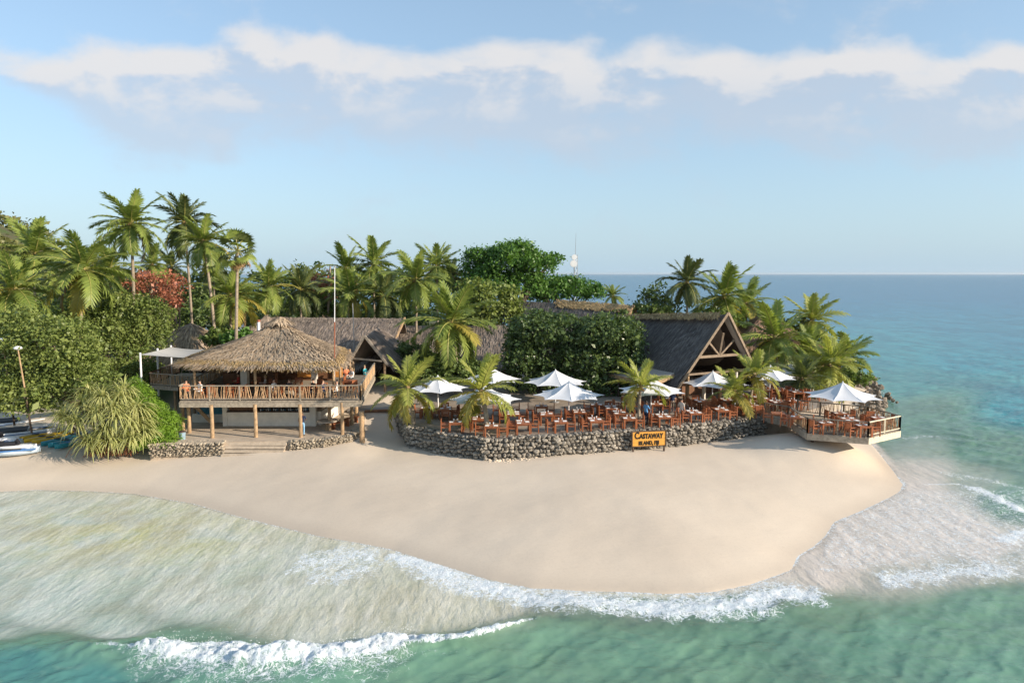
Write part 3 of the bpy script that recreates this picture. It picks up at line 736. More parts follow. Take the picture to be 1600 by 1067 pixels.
for p in [SD[1], SD[2], (24.2, 49.2), (22.4, 49.4), (20.8, 50.2), (25.2, 49.8)]:
    q = Vector(p).lerp(c0, .30); m_ = MB(); m_.tube([(q.x, q.y, .2), (q.x, q.y, TZ - .1)], .13, 8); m_.build('support_post', M_DARKWOOD, deck)
for y in (47.2, 48.4, 50): m_ = MB(); m_.box((22.9, y, TZ - .18), (4.6, .12, .2)); m_.build('bearer', M_DARKWOOD, deck)
boulder_heap('shore_rocks', 'dark rocks lining the shore on the right behind the sea deck', [(23, 52.5, 1.6), (27.5, 54.5, .9), (30, 58, .5), (33.6, 63, .3), (37, 69, .3), (41, 77, .3), (44, 85, .4)], 330, .15, .55, .75, 9, 'rocks', plain('shore_rock', (.22, .18, .14), .9, .35, 2, .2, .6, 8, rand=.3))

# ------------------------------------------------------------------ beach bar
GZ, DZ = 1.9, 4.4
PL = [P(u, v, GZ)[:2] for u, v in [(236, 693), (280, 691), (350, 690), (452, 689), (505, 686), (545, 680), (566, 668), (570, 655)]]
PL = [Vector(q) for q in PL] + [Vector((-12.6, 60)), Vector((-28, 60))]
mb = MB(); mb.prism([tuple(q) for q in PL], .3, GZ)
plat = mb.build('bar_floor', plain('bar_paving', (.46, .375, .285), .85, .14, 1.5, .2, .25, 20)); tag(plat, 'sandy paved floor below the beach bar', 'floor', kind='structure')
lw = thing('low_wall', 'low pebble wall edging the sandy floor below the beach bar', 'wall', (*PL[2], 1))
pc = Vector((-19, 56))
seg1 = [q + (q - pc).normalized() * .1 for q in PL[0:3]]; seg2 = [q + (q - pc).normalized() * .1 for q in PL[3:7]]
for sg, sdv in ((seg1, 5), (seg2, 6)):
    mb = MB()
    for i in range(len(sg) - 1):
        a, b = sg[i], sg[i + 1]; a2 = a.lerp(pc, .04); b2 = b.lerp(pc, .04); mb.prism([tuple(a), tuple(b), tuple(b2), tuple(a2)], .3, GZ + .02)
    mb.build('wall_core', plain('pale_mortar', (.40, .33, .25), .95, .2), lw)
M_PEB = plain('beach_pebble', (.25, .215, .165), .9, .3, 4, .15, .4, 18, rand=.42, col2=(.44, .375, .285))
PEB = []
for me in STONES:
    q = me.copy(); q.materials[0] = M_PEB; PEB.append(q)
_s = STONES; STONES = PEB
stone_wall(lw, seg1, GZ - .03, 1.1, .16, 150, rough=.08, m=M_PEB, seed=7); stone_wall(lw, seg2, GZ - .03, 1.1, .16, 150, rough=.08, m=M_PEB, seed=8)
STONES = _s
steps = thing('beach_steps', 'wide sandy timber steps leading from the bar floor to the beach', 'steps', (*P(402, 710, 1.0)[:2], 1.0))
for k, (v, z) in enumerate([(690.5, 1.82), (696, 1.6), (702, 1.36), (709, 1.12)]):
    a = P(350 - k * 1, v, z); b = P(449 - k * 2, v, z)
    m_ = MB(); m_.bar((a.x, a.y, z - .09), (b.x, a.y - .05, z - .09), .42, .18); m_.build('step', M_SANDSTEP, steps)
boulder_heap('step_stones', 'few grey stones beside the left end of the beach steps', [P(338, 702, 1.1), P(352, 710, .95)], 26, .12, .28, .25, 14)

bar = thing('beach_bar', 'two storey open beach bar with shaggy conical thatched roof and twig balcony', 'building', (-18, 52, GZ))
def fl(poly, z0, z1, name, m, par): b_ = MB(); b_.prism(poly, z0, z1); return b_.build(name, m, par)
DECKP = [BAR_A, BAR_B, BAR_C, BAR_D]
fl(DECKP, DZ - .12, DZ, 'balcony_floor', M_GREYWOOD, bar)
for a, b, w in ((BAR_A, BAR_B, .12), (BAR_B, BAR_C, .12), (BAR_D, BAR_A, .12)):
    m_ = MB(); m_.bar((*a, DZ - .30), (*b, DZ - .30), w, .32); m_.build('floor_beam', M_GREYWOOD, bar)
for k in range(14):
    f = (k + .5) / 14; a = Vector(BAR_A).lerp(Vector(BAR_B), f); b = Vector(BAR_D).lerp(Vector(BAR_C), f)
    m_ = MB(); m_.bar((a.x, a.y + .1, DZ - .2), (b.x, b.y, DZ - .2), .08, .16); m_.build('joist', M_DARKWOOD, bar)
twig_rail(bar, 'balcony_railing', BAR_A, BAR_B, DZ, 1.08, M_GREYWOOD, M_TWIG, step=.115, post=2.1)
twig_rail(bar, 'balcony_railing', BAR_B, BAR_C, DZ, 1.08, M_GREYWOOD, M_TWIG, step=.11, post=2.4)
twig_rail(bar, 'balcony_railing', BAR_D, BAR_A, DZ, 1.08, M_GREYWOOD, M_TWIG, step=.16, post=2.4)
for u, v in [(286, 673), (332, 684), (400, 683), (470, 683), (535, 679), (515, 673), (550, 664), (557, 650), (296, 676)]:
    q = P(u, v, GZ); m_ = MB(); m_.tube([q, (q.x + .02, q.y, 3.2), (q.x, q.y, DZ - .15)], [.14, .125, .13], 10); m_.build('post', M_POLE, bar)
# ground floor: counter, piers, shutter, painted panel
cy0 = 51.0
def bx(name, x0, x1, y0, y1, z0, z1, m, par=bar):
    b_ = MB(); b_.box(((x0 + x1) / 2, (y0 + y1) / 2, (z0 + z1) / 2), (x1 - x0, y1 - y0, z1 - z0)); return b_.build(name, m, par)
bx('counter_wall', -21.6, -15.35, cy0, cy0 + .25, GZ, 2.98, M_WHITEWALL)
bx('counter_top', -21.6, -15.35, cy0 - .14, cy0 + .5, 2.983, 3.06, M_DARKWOOD)
bx('pier', -21.95, -21.603, cy0 - .05, cy0 + .35, GZ, DZ - .32, M_WHITEWALL)
bx('pier', -15.347, -14.9, cy0 - .05, cy0 + .4, GZ, DZ - .32, M_WHITEWALL)
bx('shutter', -21.5, -19.4, cy0 + .12, cy0 + .2, 3.063, 3.75, M_BROWNWALL)
bx('lintel', -21.6, -15.35, cy0 - .02, cy0 + .22, 3.8, DZ - .33, M_DARKWOOD)
bx('rear_wall', -25.0, -14.0, 57.0, 57.2, GZ, DZ - .2, M_DARKWOOD)
bx('side_wall', -24.9, -21.95, 52.3, 52.5, GZ, 2.55, M_WHITEWALL)
bx('painted_panel', -24.4, -22.5, 52.2, 52.297, 2.56, 3.6, M_BLUEP)
bx('side_wall', -22.49, -21.95, 52.3, 52.5, 2.553, DZ - .33, M_WHITEWALL)
m_ = MB(); a = Vector((-14.9, cy0 + .2, 0)); b = Vector((-14.6, 55.5, 0))
m_.prism([(-14.9, cy0 + .42), (-14.65, cy0 + .42), (-14.2, 55.5), (-14.45, 55.5)], GZ, 2.95); m_.build('side_counter', M_WHITEWALL, bar)
for k in range(26):   # bottles, glasses and crockery on the counter
    m_ = MB(); x = -19.1 + k * .142; h = rnd.uniform(.1, .3); r_ = rnd.uniform(.03, .06)
    m_.tube([(x, cy0 + .15, 3.06), (x, cy0 + .15, 3.06 + h * .6), (x, cy0 + .15, 3.06 + h * .75), (x, cy0 + .15, 3.06 + h)], [r_, r_, r_ * .45, r_ * .4], 6)
    o = m_.build('bottle', [M_WHITE, M_BLUEP, M_DARKWOOD, M_STEEL][k % 4])
    tag(o, 'small bottle or glass in the row along the white ground floor bar counter', 'bottle', 'bottles on the bar counter')
# upper floor
ROOF_E = [(-24.6, 49.6), (-12.3, 47.9), (-14.9, 60.0), (-26.4, 61.4)]; APEX = (-18.6, 54.6, 9.75); EZ = 6.85
for (x, y) in [(-23.3, 49.6), (-18.7, 49.2), (-13.0, 49.2), (-13.6, 53.5), (-14.0, 58.5), (-24.6, 58.5)]:
    m_ = MB(); m_.tube([(x, y, DZ), (x, y, EZ + .1)], .10, 8); m_.build('column', M_POLE, bar)
bx('pillar', -20.9, -20.4, 52.0, 52.5, DZ, EZ + .8, M_WHITEWALL)
bx('pillar', -15.6, -15.2, 52.5, 52.9, DZ, EZ + .8, M_WHITEWALL)
bx('back_wall', -23.4, -15.2, 57.5, 57.65, DZ, EZ + .15, M_BROWNWALL)
bx('bar_counter', -23.2, -19.0, 54.2, 54.8, DZ, DZ + 1.1, M_BROWNWALL)
bx('bar_shelf', -22.9, -15.0, 57.2, 57.49, DZ + 1.2, DZ + 1.28, M_WOODRED)
bx('bar_shelf', -22.9, -15.0, 57.2, 57.49, DZ + 1.7, DZ + 1.78, M_WOODRED)
bx('wall_panel', -15.2, -14.4, 57.3, 57.48, DZ + .3, DZ + 1.9, plain('ochre_panel', (.55, .24, .06), .6))
bx('wall_panel', -18.2, -16.7, 57.3, 57.48, DZ + .3, DZ + 1.1, plain('ochre_panel', (.55, .24, .06), .6))
for k in range(30):
    m_ = MB(); x = -22.7 + k * .25; z = DZ + (1.28 if k % 2 else 1.78); m_.tube([(x, 57.35, z), (x, 57.35, z + .22), (x, 57.35, z + .34)], [.045, .045, .015], 6)
    o = m_.build('bottle', [M_WHITE, M_POLE, M_BLUEP, M_WOODRED][k % 4]); tag(o, 'bottle standing on the dark shelves at the back of the upstairs bar', 'bottle', 'bottles on the bar shelves')
m_ = MB()
for i in range(4):
    a, b = ROOF_E[i], ROOF_E[(i + 1) % 4]; av = Vector(a).lerp(Vector(APEX[:2]), .09); bv = Vector(b).lerp(Vector(APEX[:2]), .09); m_.bar((*av, EZ + .12), (*bv, EZ + .12), .12, .16)
    m_.bar((*av, EZ - .02), (APEX[0], APEX[1], APEX[2] - 1.6), .1, .14)
m_.build('roof_frame', M_POLE, bar)
def cone(eave, apex, ez, rnd_=.35, curve=.25):
    e = []
    n = len(eave)
    for i in range(n):
        a, b, c = [np.array(eave[(i + k) % n], dtype=float) for k in (0, 1, 2)]
        e += [a + (b - a) * f for f in np.linspace(.12, .88, 8)]
        p0 = a + (b - a) * .88; p2 = b + (c - b) * .12
        e += [p0 * (1 - f) ** 2 + 2 * b * f * (1 - f) + p2 * f * f for f in (.25, .5, .75)]
    e = np.array(e + [e[0]]); L = np.concatenate([[0], np.cumsum(np.linalg.norm(np.diff(e, axis=0), axis=1))]); L /= L[-1]; ap = np.array(apex)
    def f(s, q):
        s = np.asarray(s, dtype=float); q = np.asarray(q, dtype=float); x = np.interp(s, L, e[:, 0]); y = np.interp(s, L, e[:, 1])
        zz = ap[2] + (ez - ap[2]) * (q ** (1 - curve))
        zz = zz + .10 * np.sin(s * 41) * q * (1 - q)
        return np.stack([ap[0] + (x - ap[0]) * q, ap[1] + (y - ap[1]) * q, zz], 1)
    return f
cp = cone(ROOF_E, APEX, EZ)
roofshell(bar, 'roof', cp, 90, 10, M_TH_BAR, .26)
rq = np.sqrt
def area_patch(p): return lambda s, q: p(s, np.sqrt(q))
thatch(bar, 'roof_thatch', area_patch(cp), 13000, 1.0, .07, M_TH_BAR, rng, .14, jit=.2)
ef = lambda s, q: cp(s, .90 + .10 * q)
thatch(bar, 'eave_thatch', ef, 5200, .55, .055, M_TH_EAVE, rng, .22, jit=.25)
def fringe(s, q): return cp(s, np.ones_like(q)) + np.stack([0 * q, 0 * q, .04 - .22 * q], 1)
thatch(bar, 'eave_fringe', fringe, 2600, .28, .045, M_TH_EAVE, rng, .02, jit=.3)
def ridge_hip(i):
    e = np.array(ROOF_E[i])
    def f(s, q):
        s_ = np.asarray(s); k = s_ * .9; x = APEX[0] + (e[0] - APEX[0]) * k; y = APEX[1] + (e[1] - APEX[1]) * k
        z = APEX[2] + (EZ - APEX[2]) * (k ** .75) + .12; w = (np.asarray(q) - .5) * .5
        return np.stack([x + w * .7, y + w * .7, z - np.abs(w) * .2], 1)
    return f
def capp(s, q):
    an = np.asarray(s) * 2 * math.pi; r_ = np.asarray(q) * .8; return np.stack([APEX[0] + np.cos(an) * r_, APEX[1] + np.sin(an) * r_, APEX[2] + .22 - r_ * .55], 1)
thatch(bar, 'ridge_cap', capp, 420, .6, .06, M_TH_BAR, rng, .08)
# rear left landing of the bar with its rail, stair and sail
LD = [(-29.6, 55.2), (-25.4, 53.6), (-25.6, 62), (-30.5, 62)]
land = thing('bar_landing', 'side landing of the beach bar with twig railing under the shade sail', 'landing', (-27.5, 57, GZ))
fl(LD, DZ - .35, DZ - .05, 'landing_floor', M_GREYWOOD, land)
twig_rail(land, 'railing', LD[0], LD[1], DZ - .05, 1.0, M_GREYWOOD, M_TWIG, step=.11, post=2.2)
twig_rail(land, 'railing', (-30.5, 62), LD[0], DZ - .05, 1.0, M_BROWNWALL, M_TWIG, step=.14, post=2.2)
for p in LD[:2] + [(-27.6, 55)]: m_ = MB(); m_.tube([(p[0], p[1] + .2, 1.2), (p[0], p[1] + .2, DZ - .3)], .11, 8); m_.build('landing_post', M_POLE, land)
st_ = MB(); st_.bar((-24.6, 51, DZ - .3), (-22.8, 51.2, GZ + .1), .1, .25); st_.build('stair_stringer', M_POLE, bar)
# shade sail on white posts
sail = thing('shade_sail', 'pale grey tensioned shade sail on white posts left of the beach bar', 'shade sail', (-28, 57, DZ))
sp_ = [(PD(219, 554, 53.5), PD(221, 601, 53.5)), (PD(246, 547, 57.5), PD(247, 597, 57.5)), (PD(267, 542, 61.5), PD(268, 585, 61.5))]
for a, b in sp_:
    m_ = MB(); m_.tube([(b.x, b.y, b.z - 1.2), a + Vector((0, 0, .15))], .08, 8); m_.build('sail_post', M_WHITE, sail)
c1 = sp_[0][0]; c2 = sp_[2][0]; c3 = PD(332, 545, 58.5); c4 = PD(318, 560, 54)
n = 14; vs = []; fs = []
for j in range(n + 1):
    for i in range(n + 1):
        a, b = i / n, j / n; p = (c1 * (1 - b) + c2 * b) * (1 - a) + (c4 * (1 - b) + c3 * b) * a
        cv = .28; pull = 4 * a * (1 - a) * cv; pb = 4 * b * (1 - b) * .06
        mid = (c1 + c2 + c3 + c4) / 4; p = p.lerp(mid, pb * abs(a - .5) * 2 + .22 * 4 * a * (1 - a) * abs(b - .5)); p.z -= .5 * 4 * a * (1 - a) * 4 * b * (1 - b)*.6 + .35 * a * (1 - a)
        vs.append(tuple(p))
for j in range(n):
    for i in range(n): fs.append((j * (n + 1) + i, j * (n + 1) + i + 1, (j + 1) * (n + 1) + i + 1, (j + 1) * (n + 1) + i))
m_ = MB(); m_.add(vs, fs); m_.build('sail_cloth', plain('grey_sailcloth', (.44, .43, .41), .8, .04, 3), sail, smooth=True)
# bar furniture upstairs is placed further down; fence posts and log over the sandy path
gate = thing('beach_gateway', 'two tall round timber posts joined by a low log kerb across the sand path', 'gateway', (*P(600, 697, 1.1)[:2], 1.1))
for (u, v, vt, z) in ((566, 696, 643, 1.15), (636, 690, 640, 1.2)):
    q = P(u, v, z); tp = PD(u, vt, q.y); m_ = MB(); m_.tube([(q.x, q.y, z - .4), (q.x + .02, q.y, (z + tp.z) / 2), (q.x, q.y, tp.z)], [.2, .185, .17], 12); m_.build('gate_post', M_POLE, gate)
a = P(570, 642.5, 2.1); b = P(634, 641, 2.1); m_ = MB(); m_.tube([a, (a + b) / 2 + Vector((0, .05, .02)), b], [.11, .12, .10], 8); m_.build('log', M_BROWNWALL, gate)
mb = MB(); mb.prism([(a.x - 1.5, a.y + .1), (b.x + .5, b.y + .1), (-9.2, 70), (-14, 70)], .8, 2.15); tag(mb.build('path_paving', plain('path_slab', (.30, .275, .25), .9, .12, 1.5)), 'grey paved path between the beach bar and the dining terrace', 'path', kind='structure')

# ------------------------------------------------------------------ long hall behind the bar and its porch
lh = thing('long_hall', 'long low hall behind the bar under weathered grey brown thatch', 'building', (-18, 70, 2.4))
ra = PD(418, 496, 73.5); rb = PD(632, 498, 72.5); ea = Vector((ra.x - .5, 66.5, 4.7)); eb = Vector((rb.x - 1.1, 65.8, 4.6))
p_ = bil(ra, rb, ea, eb); roofshell(lh, 'roof', p_, 12, 6, M_TH_LONG); thatch(lh, 'roof_thatch', p_, 9000, 1.2, .07, M_TH_LONG, rng, .10, jit=.08)
p2 = bil(ra, rb, ea + Vector((0, 14, 0)), eb + Vector((.5, 14, 0))); roofshell(lh, 'roof', p2, 12, 6, M_TH_LONG)
thatch(lh, 'ridge_thatch', bil(ra + Vector((0, .3, .05)), rb + Vector((0, .3, .05)), ra + Vector((0, -.6, -.3)), rb + Vector((0, -.6, -.3))), 900, .5, .07, M_TH_LONG, rng, .12, jit=.35)
m_ = MB(); m_.bar(rb + Vector((.05, 0, .05)), eb + Vector((.05, 0, 0)), .16, .28); m_.build('barge_board', M_POLE, lh)
m_ = MB(); m_.box(((ra.x + rb.x) / 2, 67.6, 3.6), (rb.x - ra.x - 1.5, .2, 2.6)); m_.box(((ra.x + rb.x) / 2, 79, 3.6), (rb.x - ra.x - 1.5, .2, 2.6)); m_.build('wall', M_DARKWOOD, lh)
# conical end of the hall
ca = PD(416, 490, 71); cpt = cone([(ca.x - 6.4, 65), (ca.x + 5, 65), (ca.x + 5, 77), (ca.x - 6.4, 77)], (ca.x, 71, ca.z), 4.8)
cb = thing('round_house', 'round thatched house with steep cone roof rising behind the bar', 'building', (ca.x, 71, 2.3))
roofshell(cb, 'roof', cpt, 60, 8, M_TH_LONG); thatch(cb, 'roof_thatch', area_patch(cpt), 4200, 1.2, .09, M_TH_LONG, rng, .14, jit=.15)
m_ = MB(); m_.tube([(ca.x, 71, 2.0), (ca.x, 71, 4.8)], 3.4, 20); m_.build('wall', M_BROWNWALL, cb)
ch = PD(404, 520, 58); m_ = MB(); m_.tube([ch - Vector((0, 0, 1.2)), PD(404, 503, 58)], .13, 8); o = m_.build('chimney_pipe', M_WHITE)
tag(o, 'short white vent pipe with red cap standing behind the bar roof', 'pipe'); m_ = MB(); q = PD(404, 503, 58); m_.tube([q, q + Vector((0, 0, .18))], .16, 8); m_.build('cap', M_RED, o)
# porch with a gable to the sea
po = thing('porch', 'small gabled thatched porch between the bar and the first white umbrellas', 'porch', (-13, 62, 2.4))
ap = PD(570, 526, 61); fl_ = PD(546, 566, 61.3); fr_ = PD(606, 570, 60.7); bk = PD(592, 511, 68); bl = fl_ + Vector((1.2, 6.5, .2)); br = fr_ + Vector((1.9, 6.5, .2))
p_ = bil(ap, bk, fr_, br); roofshell(po, 'roof', p_, 6, 5, M_TH_LONG, .2); thatch(po, 'roof_thatch', p_, 1500, .9, .07, M_TH_LONG, rng, .1, jit=.1)
p_ = bil(bk, ap, bl, fl_); roofshell(po, 'roof', p_, 6, 5, M_TH_LONG, .2); thatch(po, 'roof_thatch', p_, 1500, .9, .07, M_TH_LONG, rng, .1, jit=.1)
for a, b in ((ap, fl_), (ap, fr_)):
    m_ = MB(); m_.bar(a + Vector((0, -.12, .08)), b + Vector((0, -.12, .02)), .12, .2); m_.build('barge_board', M_GREYWOOD, po)
m_ = MB(); m_.bar((fl_.x + .5, fl_.y - .05, fl_.z + .35), (fr_.x - .5, fr_.y - .05, fr_.z + .35), .12, .14); m_.build('tie_beam', M_GREYWOOD, po)
for p in (fl_ + Vector((.3, 0, 0)), fr_ + Vector((-.3, 0, 0)), bl, br):
    m_ = MB(); m_.tube([(p.x, p.y + .1, 2.0), (p.x, p.y + .1, p.z + .1)], .12, 8); m_.build('post', M_POLE, po)
m_ = MB(); m_.box(((fl_.x + fr_.x) / 2 + .8, 67.2, 3.9), (3.6, .15, 3.6)); m_.build('back_wall', M_DARKWOOD, po)
# middle roof link behind the palms
mh = thing('middle_hall', 'low thatched hall half hidden behind the palms and the clipped round trees', 'building', (-2, 74, 2.6))
ra = PD(622, 509, 77); rb = PD(800, 508, 74.5); ea = Vector((ra.x, 71, 4.4)); eb = Vector((rb.x, 68, 4.3))
p_ = bil(ra, rb, ea, eb); roofshell(mh, 'roof', p_, 10, 5, M_TH_HALL); thatch(mh, 'roof_thatch', p_, 5200, 1.2, .07, M_TH_LONG, rng, .1, jit=.07)
p_ = bil(ra, rb, ea + Vector((0, 12, 0)), eb + Vector((0, 12, 0))); roofshell(mh, 'roof', p_, 10, 5, M_TH_HALL)
m_ = MB(); m_.box(((ra.x + rb.x) / 2, 73, 3.4), (rb.x - ra.x - .6, .2, 2.2)); m_.build('wall', M_DARKWOOD, mh)
for k in range(6):
    m_ = MB(); x = ra.x + (rb.x - ra.x) * (k + .3) / 6; m_.tube([(x, 70 - k * .35, 2.4), (x, 70 - k * .35, 4.6)], .12, 8); m_.build('post', M_DARKWOOD, mh)
# rear hall
rh = thing('rear_hall', 'thatched hall with a fluffy golden ridge behind the clipped round trees', 'building', (10, 85, 2.6))
ra = PD(805, 470, 88); rb = PD(988, 479, 80); ea = Vector((ra.x - 1.5, 81, 5)); eb = Vector((rb.x - 3.2, 73.5, 5))
p_ = bil(ra, rb, ea, eb); roofshell(rh, 'roof', p_, 10, 5, M_TH_HALL); thatch(rh, 'roof_thatch', p_, 6000, 1.2, .08, M_TH_HALL, rng, .1, jit=.07)
p_ = bil(rb, ra, Vector((rb.x + 3, 86, 5)), Vector((ra.x + 3, 94, 5))); roofshell(rh, 'roof', p_, 10, 5, M_TH_HALL)
thatch(rh, 'ridge_thatch', bil(ra.lerp(rb, .38) + Vector((0, .5, .45)), rb + Vector((-.5, .3, .2)), ra.lerp(rb, .38) + Vector((0, -.8, -.35)), rb + Vector((-.5, -.8, -.4))), 1500, .6, .08, M_TH_EAVE, rng, .22, jit=.5)
for a, b in ((rb, eb), (rb, Vector((rb.x + 3, 86, 5)))):
    m_ = MB(); m_.bar(a + Vector((.1, -.1, .1)), b + Vector((.1, -.1, 0)), .2, .3); m_.build('barge_board', M_POLE, rh)
m_ = MB(); m_.add([tuple(rb - Vector((.4, 0, .3))), tuple(eb), (rb.x + 2.6, 86, 5)], [(0, 1, 2)]); m_.prism([(ra.x, 83), (eb.x - .6, 76), (rb.x + 1.5, 85), (ra.x + 3, 92)], 2.4, 5.2); m_.build('wall', M_BROWNWALL, rh)

# ------------------------------------------------------------------ main dining hall with the open gable
M_BARGE = plain('brown_barge_timber', (.24, .18, .125), .8, .2, 5)
dh = thing('dining_hall', 'steep dark thatched dining hall with open timber gable facing the terrace', 'building', (15, 62, 2.6))
T_ = Vector((.89, .455, 0)).normalized(); Bk = Vector((-T_.y, T_.x, 0))
apx = PD(1136, 491, 57.2); Mf = Vector((17.75, 57.9, 3.75)); hw = 5.1
FL = Mf - T_ * hw; FR = Mf + T_ * hw; Lh = 15.0
rbk = apx + Bk * Lh; rbk.z = 9.0
EL = FL + Bk * Lh; ER = FR + Bk * Lh
pl = bil(rbk, apx, EL, FL, .15); roofshell(dh, 'roof', pl, 14, 8, M_TH_HALL, .3); thatch(dh, 'roof_thatch', pl, 12000, 1.1, .065, M_TH_HALL, rng, .10, jit=.10)  # left slope: its shade is put into a dark thatch colour
pr = bil(apx, rbk, FR, ER, .15); roofshell(dh, 'roof', pr, 14, 8, M_TH_LONG, .3); thatch(dh, 'roof_thatch', pr, 5000, 1.1, .07, M_TH_EAVE, rng, .14, jit=.18)  # right slope: sunlight is put into a paler golden thatch colour
thatch(dh, 'ridge_thatch', bil(rbk + Vector((.1, .2, .22)), apx + Vector((-.4, .3, .2)), rbk + Vector((-.4, -.3, -.1)), apx + Vector((-.7, -.1, -.2))), 1100, .5, .07, M_TH_EAVE, rng, .2, jit=.5)
for a, b in ((apx, FL), (apx, FR)):
    m_ = MB(); m_.bar(a - Bk * .15 + Vector((0, 0, .12)), b - Bk * .15 - Vector((0, 0, .25)), .11, .21); m_.build('barge_board', M_BARGE, dh)
k1 = .57; tl = apx.lerp(FL, k1) + Bk * .35; tr_ = apx.lerp(FR, k1) + Bk * .35; mid = (tl + tr_) / 2
for a, b, w in ((tl, tr_, .26), (mid, Vector((apx.x, apx.y, apx.z - 1.6)) + Bk * .35, .2), (mid, apx.lerp(FL, .33) + Bk * .35, .18), (mid, apx.lerp(FR, .33) + Bk * .35, .18), (apx.lerp(FL, .80) + Bk * .4, apx.lerp(FR, .80) + Bk * .4, .2)):
    m_ = MB(); m_.bar(a, b, w * .8, w * .8); m_.build('truss_beam', M_BARGE, dh)
for k, f in enumerate((0.02, .2, .38, .56, .74, .98)):
    p = FL.lerp(FR, f) + Bk * .5; tpz = 4.9 if 0.1 < f < .9 else 3.9; m_ = MB(); m_.tube([(p.x, p.y, 2.5), (p.x, p.y, tpz)], .16, 8); m_.build('column', M_POLE if k % 2 else M_WHITEWALL, dh)
for q in range(3):   # trusses further inside
    for a, b in ((tl, tr_),):
        m_ = MB(); m_.bar(a + Bk * (3 + q * 3), b + Bk * (3 + q * 3), .2, .2); m_.build('truss_beam', M_DARKWOOD, dh)
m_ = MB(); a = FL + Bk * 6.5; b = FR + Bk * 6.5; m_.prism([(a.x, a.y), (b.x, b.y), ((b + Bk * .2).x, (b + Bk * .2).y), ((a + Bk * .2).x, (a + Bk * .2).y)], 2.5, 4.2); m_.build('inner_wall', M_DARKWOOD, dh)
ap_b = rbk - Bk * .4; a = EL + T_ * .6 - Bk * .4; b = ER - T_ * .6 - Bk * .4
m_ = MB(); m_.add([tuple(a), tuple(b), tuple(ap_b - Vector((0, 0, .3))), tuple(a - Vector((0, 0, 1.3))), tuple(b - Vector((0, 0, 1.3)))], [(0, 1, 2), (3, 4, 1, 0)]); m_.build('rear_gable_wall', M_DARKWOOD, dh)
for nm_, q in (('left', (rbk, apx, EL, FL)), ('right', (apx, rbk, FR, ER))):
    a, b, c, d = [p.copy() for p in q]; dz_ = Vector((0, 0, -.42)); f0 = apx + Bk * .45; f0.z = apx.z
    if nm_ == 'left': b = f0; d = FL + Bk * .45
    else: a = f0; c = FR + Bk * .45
    m_ = MB(); m_.add([tuple(a + dz_), tuple(b + dz_), tuple(d + dz_), tuple(c + dz_)], [(0, 1, 2, 3)]); m_.build('shade_lining', plain('painted_shade_lining', (.045, .032, .024), .9, .2, 3), dh)  # added sheets under both slopes; the interior shade is put into their dark colour
# shelves and counter glimpsed inside
for f, z in ((.3, 3.6), (.3, 4.2), (.7, 3.6), (.7, 4.2)):
    p = FL.lerp(FR, f) + Bk * 5.9; m_ = MB(); m_.bar(p - T_ * 1.4 + Vector((0, 0, z - 3.75)), p + T_ * 1.4 + Vector((0, 0, z - 3.75)), .4, .06); m_.build('shelf', M_POLE, dh)
m_ = MB(); p = FL.lerp(FR, .5) + Bk * 3.4; m_.bar(p - T_ * 3.2 + Vector((0, 0, -.65)), p + T_ * 3.2 + Vector((0, 0, -.65)), .7, 1.0); m_.build('buffet_counter', M_BROWNWALL, dh)
# lean-to on the left
lt = thing('lean_to', 'flat pale lean to roof against the left side of the dining hall', 'lean-to', (*(FL + Bk * 3)[:2], 2.6))
a = apx.lerp(FL, .80) + Bk * .9 - T_ * .2; b = a + Bk * 7; a2 = Vector((a.x, a.y, 0)) - T_ * 2.5 - Bk * .3; b2 = a2 + Bk * 7
V = [(a.x, a.y, 5.15), (b.x, b.y, 5.15), (b2.x, b2.y, 4.5), (a2.x, a2.y, 4.5)]
m_ = MB(); m_.add(V + [(x, y, z - .16) for x, y, z in V], [(0, 1, 2, 3), (7, 6, 5, 4), (0, 3, 7, 4), (3, 2, 6, 7), (2, 1, 5, 6), (1, 0, 4, 5)]); m_.build('roof', plain('pale_sheet_roof', (.33, .29, .25), .8, .1), lt)
m_ = MB(); m_.bar((a2.x, a2.y, 4.36), (b2.x, b2.y, 4.36), .1, .3); m_.bar((a2.x, a2.y, 4.36), (a.x, a.y, 4.9), .1, .3); m_.build('fascia', M_POLE, lt)
for f in (.03, .35, .7, 1): q = a2.lerp(b2, f); m_ = MB(); m_.tube([(q.x + .15, q.y + .1, 2.5), (q.x + .15, q.y + .1, 4.4)], .1, 8); m_.build('post', M_DARKWOOD, lt)
# round thatched house on the right behind the palms
hc = Vector((30.5, 80)); cpt = cone([(hc.x - 6.5, hc.y - 5.5), (hc.x + 6, hc.y - 5.5), (hc.x + 6, hc.y + 6), (hc.x - 6.5, hc.y + 6)], (hc.x - 1, hc.y, 8.9), 4.4, curve=.05)
hu = thing('palm_hut', 'reddish thatched hut in the shade behind the right hand palms', 'building', (hc.x, hc.y, 2.6))
roofshell(hu, 'roof', cpt, 60, 8, M_TH_PINK); thatch(hu, 'roof_thatch', area_patch(cpt), 4500, 1.1, .09, M_TH_PINK, rng, .14, jit=.15)
m_ = MB(); m_.prism([(hc.x - 5, hc.y - 4), (hc.x + 4.5, hc.y - 4), (hc.x + 4.5, hc.y + 4), (hc.x - 5, hc.y + 4)], 2.5, 4.9); m_.build('wall', plain('hut_wall', (.40, .25, .16), .8), hu)
for k in range(3):
    m_ = MB(); m_.box((hc.x - 3 + k * 2.7, hc.y - 4.05, 3.9), (1.3, .12, .9)); w_ = m_.build('window', M_PALEWOOD, hu); m_ = MB(); m_.box((hc.x - 3 + k * 2.7, hc.y - 4.12, 3.9), (1.1, .03, .7)); m_.build('pane', M_DARKWOOD, w_)
